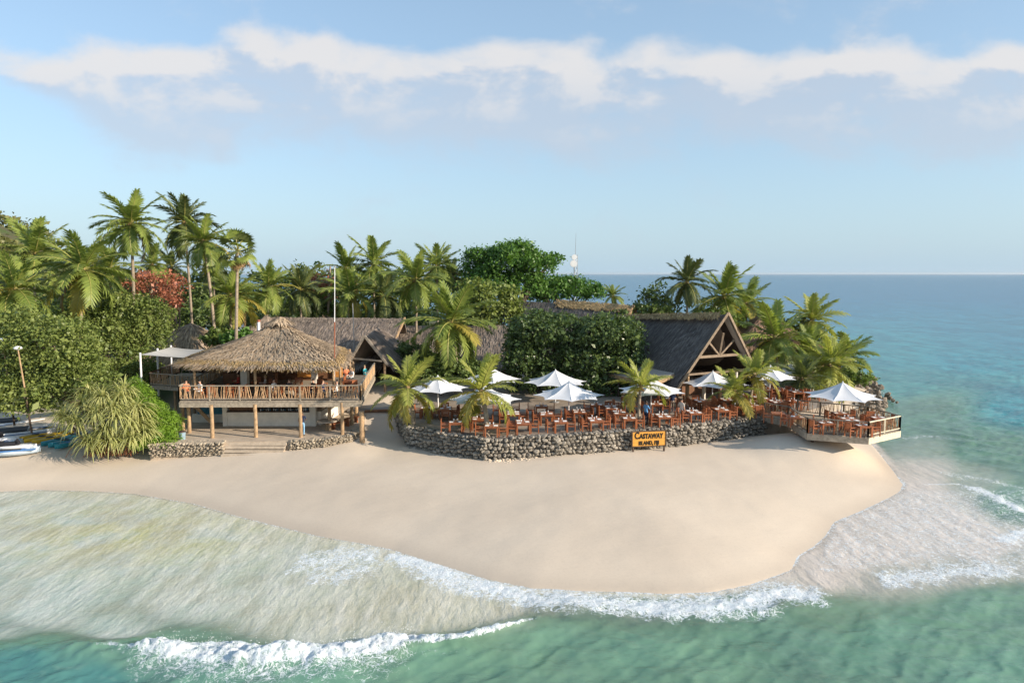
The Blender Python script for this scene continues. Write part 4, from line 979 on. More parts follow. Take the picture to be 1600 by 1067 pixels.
# little hut on the left above the bush
hc = PD(298, 504, 70); cpt = cone([(hc.x - 4.2, 66), (hc.x + 4, 65.5), (hc.x + 4, 74), (hc.x - 4.2, 74)], (hc.x, 70, hc.z), 4.6, curve=-.12)
hu = thing('small_hut', 'small thatched hut peeping over the big bush left of the bar', 'building', (hc.x, 70, 2.6))
roofshell(hu, 'roof', cpt, 50, 8, M_TH_LONG); thatch(hu, 'roof_thatch', area_patch(cpt), 2600, 1.1, .09, M_TH_BAR, rng, .12, jit=.15)
m_ = MB(); m_.prism([(hc.x - 3.2, 67), (hc.x + 3, 67), (hc.x + 3, 73), (hc.x - 3.2, 73)], 2.2, 5.3); m_.build('wall', M_BROWNWALL, hu)
hc = PD(432, 498, 84); cpt = cone([(hc.x - 3, 81), (hc.x + 3, 81), (hc.x + 3, 87), (hc.x - 3, 87)], (hc.x, 84, PD(440, 499, 84).z + .6), 5.2)
hu = thing('back_hut', 'small golden thatched roof glimpsed behind the long hall roof', 'building', (hc.x, 84, 2.6))
roofshell(hu, 'roof', cpt, 40, 6, M_TH_EAVE); thatch(hu, 'roof_thatch', area_patch(cpt), 900, 1.0, .1, M_TH_EAVE, rng, .12)
m_ = MB(); m_.prism([(hc.x - 2, 82), (hc.x + 2, 82), (hc.x + 2, 86), (hc.x - 2, 86)], 2.2, 5.6); m_.build('wall', M_BROWNWALL, hu)
# ------------------------------------------------------------------ palms
def frond_mesh(name, droop, m, seed, n=38, curl=.0, wide=.27, mr=None):
    r = random.Random(seed); mb = MB(); N_ = 14; pts = []; x = z = 0.0; y = 0.0; side = r.uniform(-.12, .12)
    for i in range(N_ + 1):
        f = i / N_; pts.append(Vector((x, y, z))); a = -droop * f ** 1.35
        x += math.cos(a) / N_; z += math.sin(a) / N_; y += side * f / N_
    mb.tube(pts, [.016 * (1 - .8 * i / N_) + .002 for i in range(N_ + 1)], 3, 1, cap=False)
    def at(f):
        q = f * N_; i = min(int(q), N_ - 1); return pts[i].lerp(pts[i + 1], q - i), (pts[i + 1] - pts[i]).normalized()
    for k in range(n):
        f = .10 + .90 * (k + .5) / n
        p, tg = at(f); ln = wide * (math.sin(math.pi * min(.12 + .80 * f, 1)) ** .55) * (1 if f < .85 else .85); up = Vector((-tg.z, 0, tg.x)); sd = Vector((0, 1, 0))
        for s in (-1, 1):
            l = ln * r.uniform(.8, 1.15); fw = lerp(.45, 1.3, f) + r.uniform(-.12, .12); dr = r.uniform(.05, .55) + .15 * f
            d = (sd * s + tg * fw + up * r.uniform(-.1, .35)).normalized()
            m1 = p + d * l * .5 - Vector((0, 0, dr * l * .12)); tp = p + d * l * .95 - Vector((0, 0, dr * l * .55)); wv = tg * .022
            mb.add([tuple(p - wv * .6), tuple(p + wv * .6), tuple(m1 + wv), tuple(m1 - wv), tuple(tp)], [(0, 1, 2, 3), (3, 2, 4)], 0)
    me_o = mb.build(name, [m, mr or M_RACHIS]); me = me_o.data; bpy.data.objects.remove(me_o); me.name = name; return me
FR = {}
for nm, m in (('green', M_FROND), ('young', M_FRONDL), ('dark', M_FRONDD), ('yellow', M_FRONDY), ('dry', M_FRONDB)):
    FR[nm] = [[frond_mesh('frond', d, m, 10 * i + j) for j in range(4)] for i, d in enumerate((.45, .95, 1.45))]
def palm(label, u, v, D, Rpx, base=None, zb=2.5, bu=None, n=21, style='green', seed=0, group=None, yellow=0, lo=-42, hi=82, tr=.15, name='coconut_palm', tm=None, dry=2):
    r = random.Random(seed * 7 + 3); c = PD(u, v, D)
    if base is None: bp = PD(bu if bu else u, 560, D); base = Vector((bp.x, D, zb))
    base = Vector(base); rt = thing(name, label, 'palm tree', base, group); Rm = Rpx * D / FPX
    mb = MB(); pts = []; L = 10; b2 = base - Vector((0, 0, .3)); dx = c - b2; bow = Vector((r.uniform(-.3, .3), r.uniform(-.2, .2), 0)) * min(1, dx.z / 6)
    for i in range(L + 1):
        f = i / L; h = Vector((b2.x + dx.x * (f ** 1.5 * .6 + f * .4), b2.y + dx.y * f, b2.z + dx.z * f)) + bow * math.sin(math.pi * f); pts.append(h)
    rad = [tr * (1.55 if i == 0 else 1.2 if i == 1 else 1.0 - .30 * i / L) * (1.07 if i % 2 else .96) for i in range(L + 1)]
    mb.tube(pts, rad, 8); mb.build('trunk', tm or M_TRUNK, rt, smooth=True)
    # crown heart with leaf bases and nuts
    mb = MB(); mb.tube([c - Vector((0, 0, Rm * .12)), c - Vector((0, 0, Rm * .03)), c + Vector((0, 0, Rm * .09))], [tr * .8, tr * 1.25, tr * .4], 7)
    for k in range(6):
        a = r.uniform(0, 6.28); q = c + Vector((math.cos(a) * tr * 1.6, math.sin(a) * tr * 1.6, -Rm * .06 - r.uniform(0, .15))); w, f_ = STV[k]; mb.add(w * .12 + np.array(q), f_)
    mb.build('crown_heart', M_FRONDB, rt)
    for k in range(n):
        f = k / (n - 1); az = k * 2.399963 + r.uniform(-.2, .2) + seed; el = lerp(hi, lo, f ** .85) + r.uniform(-8, 8)
        dc = 0 if f < .25 else 1 if f < .72 else 2
        st = style
        if f > .80 and r.random() < yellow: st = 'yellow'
        elif f > .45 and r.random() < yellow * .35: st = 'yellow'
        if dry and f > .95 and k % 2 == 0 and yellow < .3: st = 'dry'
        L_ = Rm * 1.16 * (r.uniform(.86, 1.08)) * (.82 if f < .1 else 1)
        inst('frond', FR[st][dc][r.randrange(4)], rt, c + Vector((0, 0, -.02 * k * Rm * .06)), (r.uniform(-.35, .35), -R(el), az), (L_, L_, L_))
    return rt
GB = 'coconut palms growing behind the bar and the thatched halls'
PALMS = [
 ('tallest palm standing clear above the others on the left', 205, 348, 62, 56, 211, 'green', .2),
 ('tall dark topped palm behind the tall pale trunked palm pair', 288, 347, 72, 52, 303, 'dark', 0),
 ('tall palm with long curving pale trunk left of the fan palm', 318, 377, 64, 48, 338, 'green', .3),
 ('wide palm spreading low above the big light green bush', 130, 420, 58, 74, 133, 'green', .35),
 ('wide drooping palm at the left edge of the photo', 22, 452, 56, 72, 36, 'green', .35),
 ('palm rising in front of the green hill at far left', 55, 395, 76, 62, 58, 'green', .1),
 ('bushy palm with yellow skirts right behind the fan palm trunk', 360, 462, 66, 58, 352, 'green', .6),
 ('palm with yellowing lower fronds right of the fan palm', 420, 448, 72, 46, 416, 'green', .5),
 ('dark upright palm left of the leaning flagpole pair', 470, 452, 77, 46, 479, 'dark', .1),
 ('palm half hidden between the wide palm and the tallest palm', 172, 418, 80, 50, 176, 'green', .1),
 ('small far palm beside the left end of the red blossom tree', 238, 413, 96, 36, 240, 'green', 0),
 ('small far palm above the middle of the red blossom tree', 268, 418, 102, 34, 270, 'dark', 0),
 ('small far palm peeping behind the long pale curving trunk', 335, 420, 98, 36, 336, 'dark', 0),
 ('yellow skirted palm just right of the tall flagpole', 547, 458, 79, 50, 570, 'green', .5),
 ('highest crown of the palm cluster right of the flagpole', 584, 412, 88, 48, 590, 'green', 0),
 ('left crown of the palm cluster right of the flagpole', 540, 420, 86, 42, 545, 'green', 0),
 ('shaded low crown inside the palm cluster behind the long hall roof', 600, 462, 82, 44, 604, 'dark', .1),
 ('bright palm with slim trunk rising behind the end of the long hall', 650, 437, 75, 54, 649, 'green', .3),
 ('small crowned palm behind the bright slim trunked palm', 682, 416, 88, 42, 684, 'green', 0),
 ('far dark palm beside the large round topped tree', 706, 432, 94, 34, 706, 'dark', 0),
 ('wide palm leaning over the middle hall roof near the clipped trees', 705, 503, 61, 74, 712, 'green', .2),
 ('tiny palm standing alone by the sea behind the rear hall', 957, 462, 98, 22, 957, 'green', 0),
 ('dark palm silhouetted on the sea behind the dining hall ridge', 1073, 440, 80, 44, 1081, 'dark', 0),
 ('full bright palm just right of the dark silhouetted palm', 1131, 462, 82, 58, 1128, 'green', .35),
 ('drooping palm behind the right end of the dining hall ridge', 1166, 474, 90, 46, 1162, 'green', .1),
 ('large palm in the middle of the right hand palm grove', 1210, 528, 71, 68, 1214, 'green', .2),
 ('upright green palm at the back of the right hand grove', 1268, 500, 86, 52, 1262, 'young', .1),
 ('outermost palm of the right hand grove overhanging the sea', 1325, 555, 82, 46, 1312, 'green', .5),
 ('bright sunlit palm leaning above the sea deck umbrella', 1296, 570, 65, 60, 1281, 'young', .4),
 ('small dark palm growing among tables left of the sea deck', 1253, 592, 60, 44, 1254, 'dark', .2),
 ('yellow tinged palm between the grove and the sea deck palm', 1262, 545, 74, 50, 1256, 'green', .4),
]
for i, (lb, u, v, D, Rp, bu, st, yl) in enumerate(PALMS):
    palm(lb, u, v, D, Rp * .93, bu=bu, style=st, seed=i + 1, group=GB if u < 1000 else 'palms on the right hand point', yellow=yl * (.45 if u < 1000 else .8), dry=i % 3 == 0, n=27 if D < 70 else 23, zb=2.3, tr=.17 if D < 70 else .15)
GF = 'young palms planted along the terrace wall'
palm('young palm at the left corner of the terrace wall beside the sand path', 637, 606, 48.3, 64, base=P(645, 664, TZ), style='young', seed=51, group=GF, yellow=.9, n=15, lo=-35, hi=86, tr=.17, dry=0)
palm('young palm at the projecting corner of the terrace wall', 752, 612, 46.8, 66, base=P(761, 683, TZ), style='young', seed=57, group=GF, yellow=.7, n=15, lo=-30, hi=86, tr=.19, dry=0)
palm('straight young palm behind the yellow wooden sign', 1001, 604, 49.3, 50, base=P(1000, 668, TZ), style='young', seed=53, group=GF, yellow=.3, n=14, lo=-12, hi=80, tr=.13, dry=0)
palm('short palm of the crossed pair leaning left on the terrace', 1147, 612, 51.6, 44, base=P(1160, 648, TZ), style='young', seed=54, group=GF, yellow=.6, n=13, lo=-15, tr=.14, dry=0)
palm('taller palm of the crossed pair leaning right on the terrace', 1179, 585, 52.6, 50, base=P(1166, 649, TZ), style='young', seed=55, group=GF, yellow=.5, n=14, lo=-20, tr=.13, dry=0)
# fan palm
def fan_mesh(m):
    mb = MB(); n = 15
    mb.tube([(0, 0, 0), (.5, 0, .04), (.62, 0, 0)], [.02, .016, .01], 3, 1)
    for k in range(n):
        a = lerp(-1.75, 1.75, k / (n - 1)); d = Vector((math.cos(a), math.sin(a), 0)); p = Vector((.6, 0, 0)); w = Vector((-d.y, d.x, 0)) * .055; tip = p + d * .46 - Vector((0, 0, .10 + .05 * (k % 2))); md = p + d * .26
        mb.add([tuple(p), tuple(md + w + Vector((0, 0, .015))), tuple(tip), tuple(md - w)], [(0, 1, 2, 3)], 0)
    o = mb.build('fan_leaf', [m, M_RACHIS]); me = o.data; bpy.data.objects.remove(o); return me
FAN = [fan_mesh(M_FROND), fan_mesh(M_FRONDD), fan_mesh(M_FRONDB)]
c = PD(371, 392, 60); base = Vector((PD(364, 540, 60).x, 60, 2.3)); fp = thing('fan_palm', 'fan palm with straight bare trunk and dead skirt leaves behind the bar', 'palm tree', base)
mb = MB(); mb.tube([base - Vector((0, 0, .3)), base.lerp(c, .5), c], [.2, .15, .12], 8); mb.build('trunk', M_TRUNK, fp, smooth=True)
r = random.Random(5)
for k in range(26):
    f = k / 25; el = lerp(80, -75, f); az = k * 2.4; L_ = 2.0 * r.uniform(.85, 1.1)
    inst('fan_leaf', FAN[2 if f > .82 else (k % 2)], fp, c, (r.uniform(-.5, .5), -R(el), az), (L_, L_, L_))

# ------------------------------------------------------------------ broad-leaved trees and shrubs
def cloud(lobes, n, size, rng, shell=.6, cl=14, clr=.5, bottom=-.6, asp=.62):
    """leaf-sized folded faces gathered in clumps through the outer part of several lobes"""
    lobes = np.array(lobes, dtype=float); ar = (lobes[:, 3] * lobes[:, 4] + lobes[:, 5] * lobes[:, 4] + lobes[:, 3] * lobes[:, 5]); pb = ar / ar.sum()
    nc = max(1, n // cl); L = lobes[rng.choice(len(lobes), nc, p=pb)]
    d = rng.normal(0, 1, (nc, 3)); d /= np.linalg.norm(d, axis=1)[:, None]; d[:, 2] = np.where(d[:, 2] < bottom, -d[:, 2], d[:, 2])
    rr = rng.uniform(shell ** 2, 1.06, nc) ** .5
    C = L[:, :3] + d * L[:, 3:6] * rr[:, None]
    k = np.repeat(np.arange(nc), cl); m = len(k); c = C[k] + rng.normal(0, clr, (m, 3)) * np.array([1, 1, .7]); od = d[k]
    nr = od * .6 + rng.normal(0, .75, (m, 3)) + np.array([0, 0, .35]); nr /= np.linalg.norm(nr, axis=1)[:, None]
    ax = np.cross(nr, rng.normal(0, 1, (m, 3))); ax /= np.linalg.norm(ax, axis=1)[:, None] + 1e-9; bx_ = np.cross(nr, ax)
    s = size * (.55 + rng.gamma(2.0, .25, (m, 1))); w = s * asp
    V = np.stack([c - ax * s * .5, c + bx_ * w * .5 + nr * s * .10, c + ax * s * .5 - nr * s * .12, c - bx_ * w * .5 + nr * s * .10], 1).reshape(-1, 3)
    return V, (np.arange(m)[:, None] * 4 + np.array([0, 1, 2, 3]))
def limb_tree(rt, base, lobes, tr, m=None, rs=None, limbs=7, mat_=None):
    rs = rs or random.Random(3); mb = MB(); base = Vector(base); cen = Vector(np.mean(np.array(lobes)[:, :3], axis=0)); fork = base.lerp(cen, .45)
    mb.tube([base - Vector((0, 0, .3)), base.lerp(fork, .5) + Vector((rs.uniform(-.2, .2), 0, 0)), fork], [tr * 1.3, tr, tr * .85], 8)
    for k in range(min(limbs, len(lobes))):
        e = Vector(lobes[k][:3]); md = fork.lerp(e, .5) + Vector((rs.uniform(-.4, .4), rs.uniform(-.4, .4), rs.uniform(0, .4)))
        mb.tube([fork, md, e], [tr * .65, tr * .42, tr * .16], 6)
        for j in range(2):
            e2 = e + Vector((rs.uniform(-1, 1) * lobes[k][3] * .7, rs.uniform(-1, 1) * lobes[k][4] * .7, rs.uniform(0, .8) * lobes[k][5])); mb.tube([md, md.lerp(e2, .6), e2], [tr * .3, tr * .2, tr * .08], 5)
    mb.build('trunk', mat_ or M_BARK, rt, smooth=True)
def bumpy(lobes, k, rng):
    o = list(lobes)
    for j in range(k):
        L = lobes[rng.randint(len(lobes))]; d = rng.normal(0, 1, 3); d[2] = abs(d[2]) * .8 - .2; d /= np.linalg.norm(d); f = rng.uniform(.16, .34); r_ = f * (L[3] + L[5]) / 2
        o.append((L[0] + d[0] * L[3] * .92, L[1] + d[1] * L[4] * .92, L[2] + d[2] * L[5] * .92, r_ * 1.2, r_ * 1.2, r_ * .85))
    return o
def tree(name, label, cat, base, lobes, n, size, m, tr=.3, seed=1, group=None, bumps=26, **kw):
    lobes = bumpy(lobes, bumps, np.random.RandomState(seed + 99))
    rt = thing(name, label, cat, base, group); limb_tree(rt, base, lobes, tr, rs=random.Random(seed))
    V, Q = cloud(lobes, n, size, np.random.RandomState(seed), **kw); npmesh('crown', V, Q, m, rt); return rt
def lobes_at(specs):
    """(u, v, depth, radius px across, radius px high[, depth radius m]) -> world ellipsoids"""
    o = []
    for s in specs:
        c = PD(s[0], s[1], s[2]); k = s[2] / FPX; o.append((c.x, c.y, c.z, s[3] * k, s[5] if len(s) > 5 else s[3] * k * .8, s[4] * k))
    return o
lb = lobes_at([(790, 412, 88, 50, 26), (745, 405, 88, 26, 18), (835, 412, 87, 36, 16), (800, 395, 88, 38, 16), (765, 440, 87, 40, 26), (820, 445, 87, 36, 24), (862, 405, 87, 16, 9), (735, 425, 88, 18, 14)])
tree('round_topped_tree', 'large dark green round topped tree rising above the halls', 'tree', (1.0, 88, 2.3), lb, 17000, .33, M_LEAFG2, .5, 3, clr=.42, shell=.45)
lb = lobes_at([(868, 455, 92, 34, 20), (900, 452, 92, 32, 16), (925, 460, 92, 18, 10), (845, 462, 92, 24, 16)])
tree('low_spreading_tree', 'low spreading tree beside the antenna mast behind the rear hall', 'tree', (7.5, 92, 2.3), lb, 8000, .33, M_LEAFG2, .3, 4, clr=.4)
lb = lobes_at([(765, 478, 76, 40, 34), (735, 462, 77, 22, 18), (795, 490, 76, 18, 30), (740, 495, 76, 26, 24)])
tree('pale_leaved_tree', 'pale leaved bushy tree between the wide leaning palm and rear hall', 'tree', (-2.5, 77, 2.3), lb, 5200, .36, M_LEAFL, .3, 5)
# clipped round trees
def boxy(u0, u1, v0, v1, D, nu, nv, ru, rv, dep):
    return [(u0 + (u1 - u0) * (i + .5) / nu, v0 + (v1 - v0) * (j + .5) / nv, D, ru, rv, dep) for i in range(nu) for j in range(nv)]
lb = lobes_at(boxy(800, 905, 500, 612, 63, 3, 3, 26, 26, 3.2) + [(852, 515, 63, 46, 26, 3.4), (812, 560, 63, 28, 44, 3)])
tree('clipped_tree', 'broad dark clipped tree on the terrace, left half of the pair', 'tree', (2.7, 63, TZ), lb, 21000, .25, M_LEAFD, .35, 6, group='dark clipped trees on the terrace', bumps=10, shell=.72, clr=.26)
lb = lobes_at(boxy(908, 992, 505, 618, 62, 3, 3, 26, 26, 3.0) + [(945, 520, 62, 44, 28, 3.2), (978, 552, 62, 28, 40, 2.8)])
tree('clipped_tree', 'dark clipped tree beside the dining hall roof, right half of the pair', 'tree', (9.0, 62, TZ), lb, 20000, .25, M_LEAFD, .35, 7, group='dark clipped trees on the terrace', bumps=10, shell=.72, clr=.26)
# big trees on the left
lb = lobes_at([(200, 505, 62, 62, 46), (150, 520, 60, 56, 44), (232, 530, 62, 38, 40), (180, 565, 60, 62, 44), (130, 490, 62, 44, 30), (235, 492, 62, 34, 28), (205, 590, 59, 40, 30)])
tree('sea_almond_tree', 'big light green leafy tree above the pandanus, right half of the mass', 'tree', (-36, 61, 1.6), lb, 26000, .21, M_LEAFL, .4, 8, group='big leafy trees at the left edge', clr=.3)
lb = lobes_at([(85, 540, 50, 66, 46), (30, 520, 51, 50, 40), (60, 585, 50, 60, 36), (120, 575, 50, 44, 34), (5, 570, 50, 40, 46), (150, 598, 49, 30, 26), (20, 615, 48.6, 40, 18), (75, 612, 48.8, 34, 18), (110, 598, 49, 30, 22), (70, 632, 48.4, 26, 12), (28, 638, 48.2, 28, 10)])
tree('sea_almond_tree', 'big green leafy tree over the lamp posts, left half of the mass', 'tree', (-35.5, 57, 1.7), lb, 26000, .21, M_LEAFL, .4, 9, group='big leafy trees at the left edge', clr=.3)
lb = lobes_at([(1022, 462, 84, 14, 16), (1005, 478, 84, 16, 14), (1042, 480, 84, 20, 14), (1020, 488, 84, 26, 12), (1030, 450, 84, 8, 12)])
tree('sparse_tree', 'sparse thin leaved tree against the sea behind the dining hall', 'tree', (17.5, 84, 2.3), lb, 1500, .36, M_UNDER, .14, 10, shell=.3)
for u, v, D, w, h, lab, sd_ in ((246, 446, 82, 52, 32, 'red blossom tree left of the long pale curving palm trunk', 11), (504, 446, 92, 26, 26, 'red blossom tree behind the two flagpoles', 12), (268, 470, 76, 16, 14, 'small orange red blossom shrub above the little hut', 13)):
    lb = lobes_at([(u, v, D, w * .7, h * .8), (u - w * .5, v + 4, D, w * .5, h * .6), (u + w * .5, v + 6, D, w * .5, h * .7), (u, v + h * .6, D, w * .6, h * .5)]); b = PD(u, 560, D)
    tree('flame_tree', lab, 'tree', (b.x + 1, D, 2.3), lb, 2400 if w > 20 else 800, .26, M_RED, .22, sd_, group='red flowering trees', clr=.4, shell=.2, cl=22)
# shrubs and undergrowth
def shrub(label, u, v, D, w, h, n, size, m, seed, zb=2.2, name='leafy_shrub', group='shrubs between the palm trunks'):
    lb = lobes_at([(u, v, D, w * .7, h * .8), (u - w * .45, v + h * .2, D, w * .55, h * .7), (u + w * .45, v + h * .25, D, w * .55, h * .65)]); b = PD(u, 560, D)
    return tree(name, label, 'shrub', (b.x, D, zb), lb, n, size, m, .08, seed, group, clr=.2)
SH = [('shrub beside the trunks behind the little hut', 345, 530, 64, 30, 20, 1800, .3, M_LEAF), ('strap leaved shrub under the fan palm', 372, 528, 62, 22, 16, 1200, .34, M_LEAFG2),
      ('dark shrub below the wide leaning palm by the porch', 690, 580, 60, 48, 34, 3200, .3, M_UNDER), ('dark shrub right of the porch posts', 650, 560, 64, 36, 36, 2200, .3, M_UNDER),
      ('shrub against the middle hall below the palm', 740, 585, 61, 34, 26, 1800, .3, M_UNDER), ('bushy green shrub behind the long hall near the flagpole', 500, 486, 80, 36, 18, 1800, .32, M_LEAF),
      ('shrub behind the back hut roof', 452, 482, 86, 36, 18, 1500, .32, M_LEAF), ('dark shrub behind the dining hall ridge', 1010, 488, 80, 50, 16, 1900, .34, M_UNDER),
      ('round shrub below the full bright palm', 1120, 498, 80, 50, 18, 1700, .34, M_LEAF), 
      ('brown green shrub at the back of the right hand grove', 1245, 520, 88, 46, 34, 2600, .34, M_UNDER), ('low scrub on the rocks behind the sea deck', 1335, 590, 76, 30, 18, 1300, .3, M_LEAF),
      ('low scrub at the tip of the right hand point', 1312, 572, 84, 40, 22, 1700, .3, M_UNDER)]
for i, (lab, u, v, D, w, h, n, s, m) in enumerate(SH): shrub(lab, u, v, D, w, h, n, s, m, 40 + i)
# far-off woodland that reads as one mass behind the palms
rg = np.random.RandomState(77); lb = []
for k in range(170):
    x = rg.uniform(-105, -4); y = rg.uniform(92, 120) if x > -58 else rg.uniform(76, 120); h = rg.uniform(4, 8) + 4 * rg.uniform(0, 1) * (y > 100); lb.append((x, y, 2.5 + h * .6, rg.uniform(2.2, 3.8), rg.uniform(2, 3), h * .5))
for k in range(34):
    D_ = rg.uniform(101, 112); c_ = PD(rg.uniform(300, 720), rg.uniform(428, 450), D_); lb.append((c_.x, c_.y, c_.z - 1.5, rg.uniform(2.2, 3.6), 2.4, rg.uniform(2, 3.4)))
V, Q = cloud(lb, 54000, .55, rg, shell=.7, clr=.5); tag(npmesh('woodland', V, Q, M_UNDER), 'dark green woodland filling the space behind the palms', 'woodland', kind='stuff')
lb = []
for k in range(230):
    x = rg.uniform(-235, -84); y = rg.uniform(125, 200); z = float(ground_z(np.array([x]), np.array([y]), np.array([60.]))[0]); lb.append((x, y, z + .8, rg.uniform(2.5, 5), rg.uniform(2.5, 5), rg.uniform(1.4, 2.6)))
V, Q = cloud(lb, 30000, .8, rg, shell=.7, clr=.7); tag(npmesh('hill_scrub', V, Q, leaf('dry_hill_leaf', (.07, .09, .025), (.20, .19, .06), .2, .3)), 'olive green scrub covering the hill at far left', 'scrub', kind='stuff')
lb = [(x, 66 + rg.uniform(-1, 9), 2.6, rg.uniform(1, 2.2), rg.uniform(1, 2), rg.uniform(.8, 1.8)) for x in np.linspace(-48, -24, 34)]
V, Q = cloud(lb, 9000, .34, rg, shell=.6, clr=.3); tag(npmesh('ground_cover', V, Q, M_UNDER), 'low dark ground cover under the palms on the left', 'ground cover', kind='stuff')

# pandanus clump: long strap blades bursting from several heads
r = random.Random(21); base = P(172, 703, 1.05); base = Vector((base.x, 46.6, .95))
pa = thing('pandanus', 'pale spiky pandanus clump with drooping strap leaves on the beach', 'shrub', base)
heads = [PD(u, v, D) for u, v, D in [(100, 652, 46.6), (130, 632, 46.8), (160, 622, 46.6), (190, 622, 46.8), (215, 640, 46.6), (120, 662, 45.8), (150, 650, 45.6), (182, 652, 45.5), (205, 662, 45.8), (165, 672, 45.4), (140, 615, 47.6), (195, 610, 47.6), (222, 665, 46.3), (140, 692, 45.3), (172, 690, 45.2), (205, 688, 45.3), (226, 678, 45.9), (175, 640, 45.9)]]
for k, h in enumerate(heads):
    st_ = MB(); md = base.lerp(h, .5) + Vector((r.uniform(-.3, .3), 0, -.2)); st_.tube([Vector((base.x + (h.x - base.x) * .35, base.y, .8)), md, h], [.12, .09, .08], 6); st_.build('stem', M_BARK, pa)
for k, h in enumerate(heads):
    mb = MB()
    for j in range(120):
        az = r.uniform(0, 6.283); el = R(r.triangular(-25, 88, 35)); L_ = r.uniform(1.1, 1.9); w = r.uniform(.035, .06); d = Vector((math.cos(az) * math.cos(el), math.sin(az) * math.cos(el), math.sin(el))); sd_ = Vector((-math.sin(az), math.cos(az), 0))
        p = h.copy(); vs = []; dd = d.copy(); ns = 5
        for q in range(ns + 1):
            f = q / ns; ww = w * (1 - f ** 2 * .92); vs += [tuple(p - sd_ * ww), tuple(p + sd_ * ww)]; dd = (dd + Vector((0, 0, -.30 - .30 * f))).normalized() if q > 0 else dd; p = p + dd * L_ / ns
        mb.add(vs, [(2 * q, 2 * q + 1, 2 * q + 3, 2 * q + 2) for q in range(ns)])
    tag(mb.build('leaf_tuft', M_PAND, pa), kind='stuff')
mb = MB()
for j in range(70):   # dead leaves hanging below
    x = r.gauss(.9, .85); h = Vector((base.x + x, base.y - .7 + r.uniform(-.4, .4), r.uniform(1.4, 1.9))); e = Vector((h.x + r.uniform(-.35, .35), h.y - r.uniform(.2, .6), r.uniform(.98, 1.25))); w = .03
    mb.add([(h.x - w, h.y, h.z), (h.x + w, h.y, h.z), (e.x + w, e.y, e.z), (e.x - w, e.y, e.z)], [(0, 1, 2, 3)])
tag(mb.build('dead_leaves', plain('rusty_dead_leaf', (.24, .10, .05), .8, .3), pa), kind='stuff')
# bright green fine leaved bush between pandanus and bar
lb = lobes_at([(238, 655, 48, 32, 30), (262, 662, 48, 22, 22), (240, 683, 46.5, 26, 15), (262, 690, 46.2, 20, 12), (228, 694, 46.0, 20, 10), (222, 630, 48.5, 24, 26), (245, 680, 47.4, 32, 16), (212, 610, 49, 16, 20)])
rt = thing('bright_bush', 'bright green feathery bush between the pandanus and the beach bar', 'shrub', (-25.3, 48, 1.2)); limb_tree(rt, (-25.3, 48, 1.2), lb, .1)
V, Q = cloud(lb, 22000, .19, np.random.RandomState(31), shell=.6, clr=.16, cl=18, asp=.22); npmesh('crown', V, Q, M_LEAFG, rt)
# ------------------------------------------------------------------ umbrellas
def umbrella(label, u, va, z0, D, Rr=2.55, H=2.85, rot=0.0, group='white canvas umbrellas on the terrace'):
    c = PD(u, va, D); H = c.z - z0; base = Vector((c.x, D, z0)); rt = thing('umbrella', label, 'umbrella', base, group)
    n = 8; ns = 6; nr = 10; vs = []; fs = []; mb = MB()
    rim = H - 1.02
    for i in range(n * ns):
        k0 = i // ns; f = (i % ns) / ns; a0 = rot - math.pi / 2 + 2 * math.pi * k0 / n; a1 = a0 + 2 * math.pi / n; sag = 4 * f * (1 - f)
        for j in range(nr + 1):
            q = j / nr * (1 - .15 * sag * (j / nr) ** 2); x = (math.cos(a0) * (1 - f) + math.cos(a1) * f) * Rr * q; y = (math.sin(a0) * (1 - f) + math.sin(a1) * f) * Rr * q
            z = rim + 1.02 * (1 - q) ** 1.6 - .05 * sag * math.sin(math.pi * min(q, 1))
            vs.append((base.x + x, base.y + y, z0 + z))
    m_ = n * ns
    for i in range(m_):
        for j in range(nr): fs.append((i * (nr + 1) + j, ((i + 1) % m_) * (nr + 1) + j, ((i + 1) % m_) * (nr + 1) + j + 1, i * (nr + 1) + j + 1))
    mb.add(vs, fs); mb.build('canopy', M_FABRIC, rt)
    mb = MB(); mb.tube([(base.x, base.y, z0), (base.x, base.y, z0 + H - .05), (base.x, base.y, z0 + H + .08)], [.05, .05, .02], 10); mb.build('pole', M_WHITE, rt)
    mb = MB(); mb.tube([(base.x, base.y, z0 + .002), (base.x, base.y, z0 + .08)], .34, 14); mb.build('base_plate', M_STEEL, rt)
    for k in range(n):
        a = rot - math.pi / 2 + 2 * math.pi * k / n; mb = MB(); d = Vector((math.cos(a), math.sin(a), 0)); hub = base + Vector((0, 0, rim - .25))
        mb.bar(base + d * Rr * .97 + Vector((0, 0, rim - .035)), base + d * Rr * .5 + Vector((0, 0, rim + 1.02 * .5 ** 1.6 - .05)), .03, .03); mb.bar(hub, base + d * Rr * .5 + Vector((0, 0, rim + 1.02 * .5 ** 1.6 - .06)), .025, .025); mb.build('rib', M_WHITE, rt)
    return rt
umbrella('white umbrella partly behind the young palm at the left wall corner', 684, 587, TZ, 54.0, 2.5, rot=.2)
umbrella('white umbrella standing tall behind the corner palm of the terrace', 768, 574, TZ, 57.5, 2.6, rot=.1)
umbrella('white umbrella crossed by yellow fronds of the corner palm', 757, 602, TZ, 49.2, 2.75, rot=.0)
umbrella('white umbrella in front of the clipped trees, rear one of the overlapping two', 868, 578, TZ, 57.0, 2.75, rot=.15)
umbrella('white umbrella in front of the clipped trees, front one of the overlapping two', 889, 596, TZ, 50.3, 2.7, rot=.0)
umbrella('white umbrella crossed by the straight young palm behind the sign', 1018, 590, TZ, 52.0, 2.65, rot=.3)
umbrella('white umbrella in front of the open dining hall gable', 1114, 580, TZ, 56.5, 2.7, rot=-.1)
umbrella('white umbrella right of the crossed palm pair', 1204, 571, TZ, 58.5, 2.25, rot=.05)
umbrella('white umbrella half hidden under the right hand palm grove', 1236, 568, TZ, 68.0, 2.1, rot=.2)
